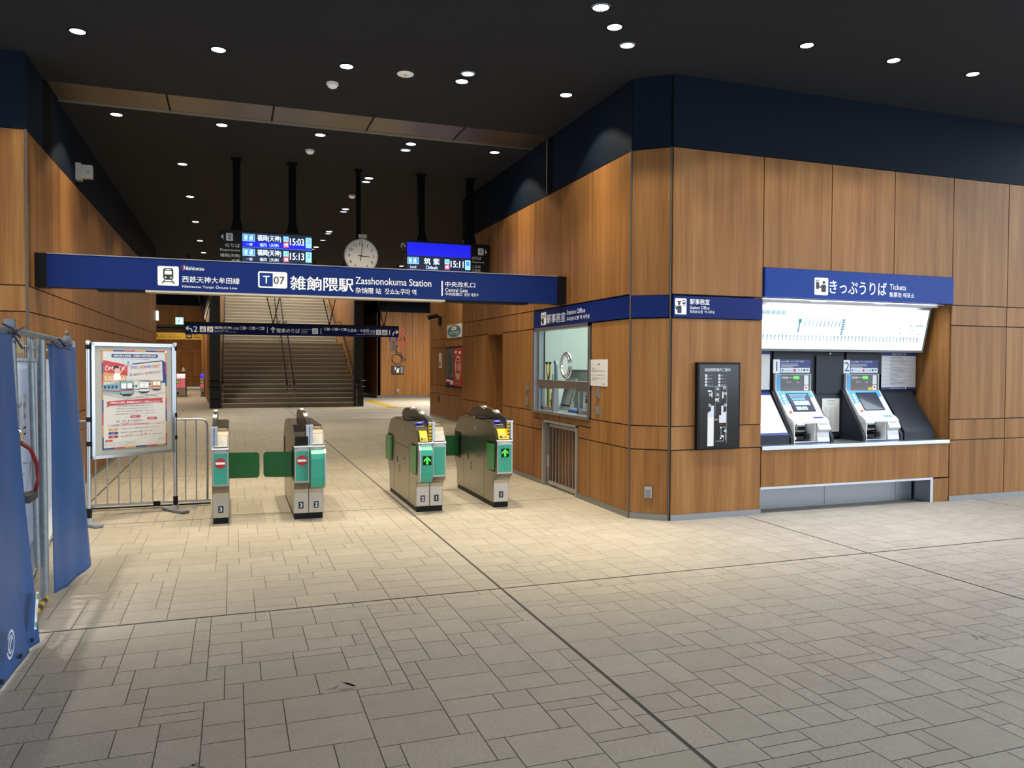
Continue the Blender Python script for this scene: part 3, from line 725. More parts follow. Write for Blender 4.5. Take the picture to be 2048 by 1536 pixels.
def ticket_machine(x,no,label,screen_on):
    t=thing('ticket_machine',label,'ticket machine',(x+.27,7.3,.733),'ticket vending machines')
    W=.50
    for a,c in ((x-.045,x-.005),(x+W+.005,x+W+.045)):
        b=MB('dark_cab'); b.prism([(7.11,.733),(7.11,.80),(7.36,1.17),(7.455,1.315),(7.478,1.315),(7.478,.733)],'x',a,c)
        b.build('side_cheek',t,bevel=.002)
    b=MB('machine_white')
    b.box(x,x+W,7.44,7.478,1.30,1.505); hc=b.build('header_case',t)
    b=MB('machine_grey'); g=G(b,(x,7.44,1.305),(1,0,0),(0,0,1),(0,-1,0))
    g.rect(.012,0,.07,.195,'sky_blue',0); g.rect(.07,0,.49,.195,'machine_grey',0)
    g.text('西鉄線',.085,.145,.025,'sign_white',1,w=.09,bold=.02); g.line(.18,.158,.24,.158,.008,'sign_plate',1); g.rr(.245,.14,.33,.175,.015,'green_led',1); g.text('発売中',.287,.15,.016,'sign_white',2,w=.06,al='c')
    g.text('きっぷ',.15,.095,.02,'sign_white',1,w=.065); g.text('Ticket',.29,.095,.016,'sign_white',1,w=.04)
    g.rect(.40,.075,.46,.185,'sign_white',1); g.rect(.40,.01,.46,.065,'sign_white',1); g.circ(.43,.04,.015,'red_bright',2,10)
    for k in range(4): g.line(.405,.09+k*.025,.455,.09+k*.025,.008,'sign_plate',2)
    if no=='2': g.rr(.085,.01,.125,.04,.004,'red',1); g.rect(.33,.01,.395,.04,'yellow',1)
    b.build('header_display',hc)
    # sloped body
    b=MB('machine_white'); pr=[(7.14,.95),(7.165,1.0),(7.225,1.03),(7.43,1.305),(7.478,1.305),(7.478,.95)]
    b.prism(pr,'x',x,x+W); bd=b.build('body',t,bevel=.003)
    d=V((0,.205,.275)).normalized(); nn=V((0,-d.z,d.y)); L_=math.hypot(.205,.275)
    b=MB('sky_blue'); g=G(b,(x,7.225,1.03),(1,0,0),d,nn,.0015)
    g.poly([(.015,L_*.45),(.485,L_*.75),(.485,L_-.003),(.015,L_-.003)],'sky_blue',0); g.poly([(.015,L_*.28),(.485,L_*.6),(.485,L_*.75),(.015,L_*.45)],'ic_blue' if False else 'sign_plate',0)
    for k in range(5): g.rr(.05,L_*.76-k*.042,.085,L_*.76-k*.042+.03,.005,'sign_white' if k<3 else 'plate_offwhite',2)
    g.rr(.05,L_*.12,.085,L_*.2,.004,'red_bright',2)
    b.build('fascia',bd)
    b=MB('lcd_off'); g=G(b,(x,7.225,1.03),(1,0,0),d,nn,.0015)
    g.rect(.115,.06,.425,L_-.03,'black',2); g.rect(.125,.068,.415,L_-.038,'screen_dark' if screen_on else 'lcd_off',3)
    if screen_on:
        g.rect(.15,L_-.065,.39,L_-.045,'screen_chip',4); g.rect(.16,L_-.10,.35,L_-.075,'screen_cyan',4); g.rect(.165,L_-.096,.345,L_-.079,'screen_dark',5); g.rect(.16,L_-.13,.35,L_-.107,'screen_chip',4)
        g.rect(.17,L_-.195,.38,L_-.14,'screen_cyan',4); g.text('チャージ',.275,L_-.18,.022,'screen_chip',5,al='c',w=.11); g.rect(.17,.08,.24,.125,'screen_cyan',4); g.rect(.25,.08,.32,.125,'screen_cyan',4); g.circ(.285,.1,.012,'green_led',5,10)
    b.build('touch_screen',bd)
    # ledge
    b=MB('machine_white'); b.prism([(7.13,.955),(7.13,.975),(7.165,1.003),(7.23,1.033),(7.24,.955)],'x',x+.005,x+W-.005)
    g=G(b,(x,7.165,1.003),(1,0,0),V((0,.065,.03)).normalized(),V((0,-.42,.9)).normalized(),.002)
    g.rect(.05,.005,.2,.05,'sign_white',0); g.circ(.12,.02,.01,'red_bright',1,10); g.rect(.23,.01,.30,.045,'sign_plate',0); g.rect(.32,.01,.46,.04,'poster_navy' if screen_on else 'sky_blue',0)
    b.build('coin_ledge',t,)
    # lower recess with slots
    b=MB('machine_white'); b.box(x+.008,x+.02,7.125,7.4,.74,.96); b.box(x+.30,x+.312,7.135,7.4,.74,.96); b.box(x+.008,x+W-.008,7.38,7.42,.74,.96); b.box(x+.005,x+W-.005,7.12,7.4,.733,.748); b.build('recess_frame',t)
    for k in (0,1):
        a=x+.035+k*.13; b=MB('machine_white'); b.box(a,a+.115,7.27,7.38,.85,.95); b.box(a+.008,a+.107,7.262,7.27,.935,.952,'led_warm'); b.box(a+.01,a+.105,7.255,7.27,.87,.91,'black'); b.prism([(7.262,.885),(7.235,.875),(7.235,.87),(7.262,.868)],'x',a+.015,a+.1,'ink'); b.build('slot_unit',t)
    b=MB('gloss_black'); b.box(x+.03,x+.295,7.26,7.36,.835,.85,'black'); b.box(x+.05,x+.12,7.22,7.3,.765,.80,'chrome'); b.box(x+.13,x+.24,7.22,7.3,.765,.805); b.cyl((x+.26,7.22,.775),(x+.26,7.22,.83),.03); b.box(x+.04,x+.29,7.3,7.36,.76,.82,'black'); b.build('return_tray',t)
    b=MB('plastic_white'); b.cyl((x+.04,7.19,.75),(x+.04,7.19,.79),.025); b.build('knob',t)
    b=MB('machine_white'); b.prism([(7.11,.745),(7.13,.85),(7.09,.885),(7.125,.955),(7.3,.955),(7.3,.745)],'x',x+.325,x+W-.01); b.box(x+.345,x+W-.03,7.105,7.2,.953,.957,'plate_offwhite')
    g=G(b,(x,7.118,.745),(1,0,0),(0,0,1),(0,-1,0)); b.build('coin_hopper',t,bevel=.003)
    b=MB('poster_navy'); b.box(x+.02,x+W-.01,7.113,7.12,.734,.746); b.build('base_strip',t)
    # number plate and blue information plate
    t2=thing('number_plate','white number %s plate with blue information panel above its ticket machine'%no,'sign',(x+.24,7.47,1.51),'numbered plates above the ticket machines')
    b=MB('sign_white'); b.box(x-.01,x+.082,7.468,7.478,1.512,1.672); g=G(b,(x-.01,7.468,1.512),(1,0,0),(0,0,1),(0,-1,0)); g.text(no,.046,.025,.11,'poster_navy',0,al='c',bold=.0); b.build('number',t2)
    b=MB('poster_navy'); b.box(x+.085,x+.51,7.468,7.478,1.512,1.672); g=G(b,(x+.085,7.468,1.512),(1,0,0),(0,0,1),(0,-1,0))
    g.text('nimocaの購入・チャージができます。',.01,.128,.02,'sign_white',1,w=.33,bold=.01); g.line(.01,.108,.24,.108,.007,'sign_plate',1); g.line(.01,.092,.26,.092,.007,'sign_plate',1); g.line(.01,.075,.18,.075,.007,'sign_plate',1)
    g.rect(.005,.008,.415,.063,'sign_white',1); g.circ(.03,.036,.017,'sky_blue',2,12); g.text('nimoca',.06,.025,.02,'sky_blue',2,w=.11,bold=.02); g.circ(.2,.036,.018,'red_bright',2,12)
    g.rect(.235,.022,.28,.05,'sign_plate',2); g.circ(.30,.036,.011,'teal',2,10); g.rect(.325,.026,.35,.05,'ink',2); g.rect(.365,.026,.395,.05,'sky_blue',2); b.build('information_panel',t2)
ticket_machine(5.855,'1','ticket machine with its touch screen lit, under the number 1 plate',True)
ticket_machine(6.865,'2','ticket machine with a dark touch screen, under the number 2 plate',False)

# ------------------------------------------------------------ framed station map on the front wall
t=thing('station_map_board','black framed station map with white floor plan on the wood wall','map board',(4.765,6.98,.725))
b=MB('black'); b.box(4.502,5.025,6.95,7.0,.728,1.632); b.build('frame',t,bevel=.004)
b=MB('gloss_black'); b.box(4.525,5.0,6.947,6.95,.752,1.608)
g=G(b,(4.525,6.947,.752),(1,0,0),(0,0,1),(0,-1,0),.0008)
g.text('雑餉隈駅構内ご案内',.06,.785,.034,'sign_plate',0,w=.31,bold=.02)
for i,(c,d) in enumerate((('エレベーター','男性トイレ'),('階段','女性トイレ'),('エスカレーター','バリアフリー'),('スロープ','駅事務室'))):
    z=.74-.033*i
    g.rr(.065,z-.01,.09,z+.015,.003,'sign_plate',0); g.text(c,.097,z-.004,.012,'sign_plate',0,w=.05+.015*(i!=1)); g.rr(.225,z-.01,.25,z+.015,.003,'sign_plate',0); g.text(d,.257,z-.004,.012,'sign_plate',0,w=.065)
g.rect(.10,.01,.175,.315,'white',0); g.poly([(.10,.315),(.175,.315),(.175,.43),(.14,.43),(.14,.38),(.10,.355)],'sign_plate',0)
g.poly([(.24,.25),(.325,.25),(.325,.37),(.29,.355),(.29,.43),(.265,.43),(.265,.33),(.24,.33)],'sign_plate',0)
g.rect(.10,.575,.155,.59,'white',0); g.rect(.145,.515,.155,.59,'white',0); g.rect(.275,.505,.29,.575,'white',0); g.poly([(.19,.5),(.245,.515),(.19,.475)],'white',0)
g.path([(.10,.63),(.33,.63),(.33,.04)],.0025,'sign_plate',0); g.path([(.19,.63),(.19,.33)],.0015,'sign_plate',0); g.path([(.245,.63),(.245,.46)],.0015,'sign_plate',0)
for k in range(4): g.rect(.185+k*.013,.275,.189+k*.013,.295,'sign_plate',0)
for (x,z) in ((.115,.53),(.205,.53),(.205,.47),(.30,.54),(.285,.6),(.205,.59),(.11,.42),(.30,.42)): g.rr(x,z,x+.028,z+.028,.004,'plastic_white',1); g.rr(x+.008,z+.007,x+.02,z+.021,.002,'ink',2)
g.path([(.20,.06),(.295,.06),(.295,.12),(.265,.12)],.004,'sign_plate',0); g.path([(.265,.10),(.265,.2),(.30,.21),(.32,.19),(.32,.07)],.004,'sign_plate',0)
for (x,z) in ((.26,.2),(.26,.09)): g.circ(x,z,.009,'white',1,12)
for (x,z) in ((.30,.155),(.27,.10)): g.rr(x,z,x+.03,z+.02,.003,'sign_plate',1)
g.text('現在地',.24,.23,.012,'red_bright',1,w=.04)
b.build('map_print',t)

# ------------------------------------------------------------ small wall items
def wallbox(name,label,x,y,z0,z1,w,m,cat,side='R',depth=.03,group=None):
    t=thing(name,label,cat,(x,y,z0),group)
    return t
for (y,z,l) in ((8.03,1.225,'right of the paper notice, upper one'),(8.03,1.025,'right of the paper notice, lower one'),(10.28,1.225,'left of the office window, upper one'),(10.28,1.03,'left of the office window, lower one')):
    t=thing('wall_socket_cover','small brushed metal cover plate on the office wall, '+l,'cover plate',(3.9,y,z),'metal cover plates around the office window')
    b=MB('alu'); b.box(3.885,3.9,y-.04,y+.04,z,z+.12); b.build('plate',t,bevel=.004)
    b=MB('plastic_grey'); b.box(3.882,3.886,y-.022,y+.022,z+.015,z+.105); b.build('cover',t)
t=thing('paper_notice','white paper notice with a line of red print taped beside the ticket office window','notice',(3.9,8.01,1.36))
b=MB('paper'); b.box(3.894,3.899,7.79,8.225,1.36,1.66); b.build('sheet',t)
b=MB('ink'); g=G(b,(3.894,8.225,1.36),(0,-1,0),(0,0,1),(-1,0,0))
g.text('お願い',.19,.235,.022,'ink',0,w=.07,bold=.02); g.text('お客様へ',.03,.19,.014,'ink',0,w=.1)
g.text('係員が席をはずしております。',.03,.16,.018,'red',0,w=.37,bold=.02); g.text('インターホンでお呼びください。',.03,.115,.016,'ink',0,w=.36,bold=.01); g.text('ご用の方は駅係員までお知らせください。',.03,.08,.014,'ink',0,w=.35); g.text('お願いします。',.03,.06,.012,'ink',0,w=.15); g.text('雑餉隈駅',.3,.02,.012,'ink',0,w=.08)
b.build('printing',t)
t=thing('wall_hook','small metal door stop box low on the slanted corner wall','wall fitting',(4.05,7.16,.22))
c=V((3.9,7.285,0))+u*(Lc*.50)
b=MB('alu'); q=[c-u*.04,c+u*.04,c+u*.04+n*.025,c-u*.04+n*.025]; b.prism([(p.x,p.y) for p in q],'z',.225,.345); b.build('housing',t,bevel=.006)
q=[c-u*.028+n*.025,c+u*.028+n*.025,c+u*.028+n*.028,c-u*.028+n*.028]; b=MB('plastic_grey'); b.prism([(p.x,p.y) for p in q],'z',.23,.315); b.build('cover',t)
t=thing('staff_sign','tiny black sign on the recessed staff door','sign',(4.16,11.9,1.53))
b=MB('ink'); b.box(4.148,4.156,11.7,12.02,1.53,1.63); g=G(b,(4.148,12.02,1.53),(0,-1,0),(0,0,1),(-1,0,0)); g.circ(.05,.05,.032,'sign_white',0,14); g.circ(.05,.05,.024,'red',1,14); g.text('関係者以外',.095,.058,.022,'sign_plate',0,w=.19); g.text('立入禁止',.095,.02,.02,'sign_plate',0,w=.15); b.build('plate',t)
# device on left fascia
t=thing('wall_sensor','grey white box device mounted high on the dark left fascia','sensor',(-1.76,11.2,3.92))
b=MB('plastic_white'); b.box(-1.85,-1.79,11.16,11.30,3.90,4.11); b.build('mount',t)
b=MB('plastic_white'); b.box(-1.79,-1.665,11.17,11.28,3.93,4.09); b.box(-1.73,-1.69,11.166,11.17,4.0,4.01,'plastic_grey'); b.build('body',t,bevel=.006)
# recess wall items
t=thing('ic_card_sign','square white sign with a round blue card logo above the poster case','sign',(5.79,21.0,2.33))
b=MB('sign_plate'); b.box(5.775,5.8,20.25,21.75,2.335,2.70); g=G(b,(5.775,21.75,2.335),(0,-1,0),(0,0,1),(-1,0,0),.003)
g.circ(.75,.183,.68,'cyan_sign',0,36,ry=.165); g.rr(.5,.20,1.0,.31,.02,'white',1); g.text('ic',.75,.225,.06,'red',2,al='c',w=.25,bold=.04); g.text('nimoca',.75,.125,.05,'sign_white',1,al='c',w=1.0,bold=.03); g.text('チャージ機',.75,.07,.035,'sign_white',1,al='c',w=.8); b.build('plate',t)
t=thing('poster_case','dark wall case holding two tall posters on the recessed wood wall','poster case',(5.79,21.0,.95))
b=MB('black'); b.box(5.77,5.8,20.1,21.85,.95,2.08); b.build('frame',t)
b=MB('poster_photo'); b.box(5.762,5.768,20.98,21.8,1.0,2.04); g=G(b,(5.762,21.8,1.0),(0,-1,0),(0,0,1),(-1,0,0),.003); g.rect(0,.0,.82,.22,'ink',0); g.rect(.03,.1,.5,.17,'pink',1); g.rect(.45,.03,.8,.15,'paper',1); g.rect(.3,.25,.36,.95,'ink',1); g.rect(.52,.35,.56,.9,'ink',1); b.build('dark_poster',t)
b=MB('red'); b.box(5.762,5.768,20.15,20.96,1.0,2.04); g=G(b,(5.762,20.96,1.0),(0,-1,0),(0,0,1),(-1,0,0),.003); g.circ(.42,.50,.30,'paper',0,30,ry=.33); g.circ(.42,.50,.26,'red',1,30,ry=.29); g.text('10',.42,.42,.2,'paper',2,al='c',w=.4,bold=.03); g.circ(.42,.28,.2,'gold',2,20,ry=.09); g.text('nimoca',.42,.67,.05,'paper',2,al='c',w=.35); g.rect(.1,.9,.3,.97,'paper',0); g.rect(.5,.88,.7,.95,'paper',0); g.text('ポイント',.42,.05,.06,'paper',0,al='c',w=.5); b.build('red_poster',t)
t=thing('wall_indicator','narrow white wall strip with a red patch left of the poster case','indicator',(5.79,22.55,1.47))
b=MB('sign_plate'); b.box(5.78,5.8,22.45,22.72,1.48,1.93); b.box(5.776,5.78,22.52,22.66,1.56,1.66,'red_bright'); b.build('panel',t)
t=thing('wall_socket_cover','small dark cover plate low on the recessed wood wall','cover plate',(5.79,22.8,.5)); b=MB('ink'); b.box(5.785,5.8,22.72,22.85,.48,.64); b.build('plate',t)
t=thing('surveillance_camera','black surveillance camera on an arm at the end of the recessed wall','camera',(5.7,22.9,2.9))
b=MB('black'); b.box(5.74,5.8,22.5,22.7,2.75,3.0); b.build('mount',t)
b=MB('black'); b.tube([(5.77,22.6,2.95),(5.72,22.6,3.03),(5.66,22.6,3.0)],.03); b.build('arm',t)
b=MB('black'); b.cyl((5.70,22.6,3.03),(5.46,22.62,2.97),.06); b.cyl((5.46,22.62,2.97),(5.43,22.62,2.962),.07); b.build('body',t)
# restroom pictograms
def outline(name,label,paths,m,w,closed=True,circles=()):
    b=MB(m); g=G(b,(0,36.57,0),(1,0,0),(0,0,1),(0,-1,0),.002)
    for p in paths: g.path(p,w,m,0,closed)
    for (cx,cy,r) in circles: g.arc(cx,cy,r,0,360,w,m,0)
    o=b.build(name); tag(o,label,'pictogram','restroom pictograms'); return o
x=6.93
outline('restroom_pictogram','blue outlined man pictogram on the restroom wall, mostly behind the hanging sign',[[(px_,pz_+.24) for px_,pz_ in [(x,2.75),(x+.38,2.75),(x+.38,2.42),(x+.33,2.42),(x+.33,2.6),(x+.31,2.6),(x+.31,2.02),(x+.22,2.02),(x+.19,2.45),(x+.16,2.02),(x+.06,2.02),(x+.06,2.6),(x+.04,2.6),(x+.04,2.42),(x,2.42)]]],'poster_navy',.03,True,[(x+.19,3.12,.09)])
x=7.38
outline('restroom_pictogram','red outlined woman pictogram on the restroom wall',[[(px_,pz_+.24) for px_,pz_ in [(x+.08,2.78),(x+.24,2.78),(x+.36,2.45),(x+.30,2.42),(x+.24,2.6),(x+.32,2.32),(x+.21,2.32),(x+.21,2.02),(x+.11,2.02),(x+.11,2.32),(x,2.32),(x+.08,2.6),(x+.02,2.42),(x-.04,2.45)]]],'red_bright',.03,True,[(x+.16,3.14,.09)])
x=7.02
outline('restroom_pictogram','dark outlined wheelchair pictogram below the restroom figures',[[(px_,pz_+.33) for px_,pz_ in [(x+.22,1.98),(x+.26,1.82),(x+.46,1.78),(x+.58,1.5),(x+.68,1.52),(x+.7,1.46),(x+.55,1.4),(x+.42,1.7),(x+.22,1.72),(x+.2,1.95)]]],'pictogram_brown',.032,True,[(x+.26,1.83,.23),(x+.24,2.41,.06)])
t=thing('tactile_map','small black tactile map plate under the wheelchair pictogram','map board',(7.3,36.57,1.1))
b=MB('ink'); b.box(7.03,7.60,36.55,36.6,1.12,1.52); g=G(b,(7.03,36.55,1.12),(1,0,0),(0,0,1),(0,-1,0),.003); g.rect(.14,.2,.2,.33,'white',0); g.rect(.22,.07,.34,.2,'white',0); g.rect(.25,.2,.36,.27,'sign_plate',0); g.rect(.42,.05,.52,.35,'plastic_grey',0); b.build('plate',t)
t=thing('wall_hook','small metal door stop box low on the restroom wall','wall fitting',(7.3,36.57,.26)); b=MB('alu'); b.box(7.26,7.37,36.54,36.6,.25,.42); b.build('housing',t); b=MB('plastic_grey'); b.box(7.28,7.35,36.535,36.54,.27,.36); b.build('cover',t)

# ------------------------------------------------------------ ticket office window and room
t=thing('office_window','aluminium framed ticket office window with a steel-ringed speaking hole','window',(3.9,9.14,.97))
t['kind']='structure'; 
b=MB('alu'); y0,y1=8.235,10.045
b.box(3.88,4.02,y0,y0+.045,.972,2.092); b.box(3.88,4.02,y1-.05,y1,.972,2.092); b.box(3.88,4.02,y0,y1,2.05,2.092); b.box(3.86,4.05,y0,y1,.955,.991)
b.box(3.895,3.965,y0,y1,1.30,1.40,'alu'); b.box(3.90,3.96,9.86,y1,.99,2.05,'alu'); b.box(3.897,3.90,9.90,9.915,.99,2.05,'plastic_grey'); b.build('window_frame',t)
b=MB('glass'); b.box(3.93,3.936,y0+.045,9.0-.13+.0,1.40,2.05); b.box(3.93,3.936,9.17,9.86,1.40,2.05)
b.box(3.93,3.936,8.87,9.17,1.75,2.05); b.box(3.93,3.936,8.87,9.17,1.40,1.43); b.build('pane',t)
b=MB('chrome')
ring=[(3.933,9.02+.155*math.cos(a),1.59+.155*math.sin(a)) for a in [2*math.pi*k/28 for k in range(29)]]
b.tube(ring,.017,8,'chrome'); ring=[(3.915,9.02+.128*math.cos(a),1.59+.128*math.sin(a)) for a in [2*math.pi*k/28 for k in range(29)]]; b.tube(ring,.010,8,'chrome'); b.build('speaking_hole',t)
for (a,c,nm,lb) in ((9.44,9.84,'sliding_pane',None),(8.285,8.70,'sliding_pane',None)):
    b=MB('alu'); b.box(3.94,3.965,a,a+.03,1.0,1.30); b.box(3.94,3.965,c-.03,c,1.0,1.30); b.box(3.94,3.965,a,c,1.0,1.04); b.box(3.94,3.965,a,c,1.28,1.30); b.box(3.95,3.955,a+.03,c-.03,1.04,1.28,'glass'); b.build(nm,t)
b=MB('alu'); b.box(3.90,3.97,9.34,9.40,.99,1.30); b.build('mullion',t)
t=thing('office_notice','small white notice with a caller pictogram inside the right sliding pane','notice',(3.97,8.48,1.03))
b=MB('white'); b.box(3.966,3.972,8.34,8.58,1.05,1.27); g=G(b,(3.966,8.58,1.05),(0,-1,0),(0,0,1),(-1,0,0)); g.circ(.09,.17,.018,'ink',0,12); g.rr(.07,.09,.12,.145,.01,'ink',0); g.arc(.15,.17,.035,0,360,.005,'ink',0); g.text('ご用の方',.05,.045,.022,'ink',0,w=.14,bold=.02); g.text('お呼び下さい',.05,.015,.018,'ink',0,w=.14,bold=.02); b.build('sheet',t)
b=MB('office_wall')
b.box(6.8,6.85,7.7,11.3,0,2.9); b.box(4.05,6.8,11.25,11.3,0,2.9); b.box(4.05,6.8,7.65,7.7,0,2.9); b.box(4.02,6.85,7.65,11.3,2.9,2.95); b.box(4.05,6.8,7.7,11.25,-.01,.01,'office_grey')
b.box(4.02,4.04,10.1,11.25,0,2.9); b.box(4.02,4.04,7.7,8.2,0,2.9); b.box(4.02,4.04,8.2,10.1,2.12,2.9); b.box(4.1,4.16,8.2,10.1,0,.93,'wood')
b.box(6.77,6.8,9.75,9.77,0,2.4,'office_grey'); b.build('wall_office')['kind']='structure'
b=MB('white'); b.box(4.06,4.75,7.75,11.2,.95,.99,'office_grey'); o=tag(b.build('office_desk'),'grey desk top inside the ticket office behind the window','desk')
t=thing('computer_monitor','pale computer monitor turned sideways on the office desk','monitor',(4.35,9.75,.991))
b=MB('plastic_white'); b.prism([(4.3,1.02),(4.42,1.02),(4.36,1.42),(4.31,1.42)],'y',9.86,9.90); b.prism([(4.22,1.0),(4.26,1.0),(4.36,1.40),(4.33,1.42)],'y',9.60,9.90); b.build('casing',t)
b=MB('lcd_off'); b.prism([(4.23,1.04),(4.236,1.03),(4.336,1.38),(4.33,1.39)],'y',9.595,9.87); b.build('screen',t)
b=MB('plastic_white'); b.box(4.2,4.45,9.6,9.9,.991,1.005); b.box(4.32,4.36,9.72,9.78,1.0,1.1); b.build('stand',t)
t=thing('keyboard','black keyboard and handset lying on the office desk','keyboard',(4.2,9.9,.991)); b=MB('ink'); b.box(4.08,4.2,9.95,10.15,.991,1.01); b.tube([(4.12,9.92,1.03),(4.15,10.0,1.06),(4.18,10.1,1.10)],.016); b.build('keys',t)
b=MB('blue_tray'); b.box(4.07,4.26,8.98,9.28,.9915,1.02); tag(b.build('tray',bevel=.01),'bright blue tray on the office desk','tray')
b=MB('pink_light'); b.box(4.30,4.34,9.1,9.3,.992,1.10); tag(b.build('card_holder'),'small pink card holder behind the blue tray','card holder')
b=MB('plastic_grey'); b.box(4.40,4.56,8.9,9.3,.992,1.08); b.box(4.40,4.55,9.35,9.5,.992,1.05,'ink'); tag(b.build('document_tray'),'grey document tray at the back of the office desk','tray')
for k,(y,h,m,l) in enumerate(((10.5,1.61,'yellow','yellow guide lantern with two black prongs in the office window'),(10.33,1.56,'teal','slim green signal flag stick in the office window'),(10.22,1.61,'yellow','clear topped yellow signal lantern in the office window'))):
    t=thing('signal_lantern',l,'lantern',(4.3,y,.991),'signal lanterns in the office window')
    b=MB(m); b.cyl((4.3,y,.991),(4.3,y,1.36 if k!=1 else 1.2),.022); b.build('handle',t)
    if k==0:
        b=MB(m); b.tube([(4.3,y,1.36),(4.3,y+.05,1.48),(4.3,y+.06,h)],.013); b.tube([(4.3,y,1.36),(4.3,y-.05,1.48),(4.3,y-.06,h)],.013); b.cyl((4.3,y+.06,h),(4.3,y+.06,h+.03),.02,m='ink'); b.cyl((4.3,y-.06,h),(4.3,y-.06,h+.03),.02,m='ink'); b.build('prong',t)
    elif k==2: b=MB('alu'); b.cyl((4.3,y,1.36),(4.3,y,h),.022); b.lathe((4.3,y,h),[(.03,0),(.035,.02),(.02,.045),(.0,.05)],12); b.build('lens',t)
    else: b=MB(m); b.cyl((4.3,y,1.2),(4.3,y,h-.1),.008); b.build('pole',t)
t=thing('whiteboard','low white partition board with a grey frame standing on the office desk','whiteboard',(4.62,9.7,1.0))
b=MB('white'); b.box(4.60,4.615,9.1,10.40,.99,1.50,'office_wall'); b.box(4.59,4.625,10.38,10.42,.99,1.53,'office_grey'); b.box(4.59,4.625,9.1,10.42,1.50,1.53,'office_grey'); b.build('board',t)

# low barred gate in the office wall
t=thing('barred_gate','low metal barred gate set into the wood wall below the office window','gate',(3.9,9.14,0))
b=MB('alu_matte'); b.box(3.885,4.02,8.59,8.625,0,.865); b.box(3.885,4.02,9.665,9.70,0,.865); b.box(3.885,4.02,8.59,9.70,.84,.87); b.build('outer_frame',t)
b=MB('alu'); b.box(3.92,3.95,8.635,8.67,.05,.825); b.box(3.92,3.95,9.55,9.585,.05,.825); b.box(3.92,3.95,8.635,9.585,.785,.825); b.box(3.92,3.95,8.635,9.585,.03,.075); b.build('leaf_frame',t)
for k in range(7):
    y=8.78+k*.107; b=MB('alu'); b.box(3.925,3.94,y,y+.016,.07,.79); b.build('bar',t)
b=MB('alu'); b.box(3.915,3.93,9.52,9.60,.25,.40); b.build('hinge',t)
b=MB('wood'); b.box(4.04,4.06,8.59,9.7,0,.95); struct(b.build('wall_gate_back'))

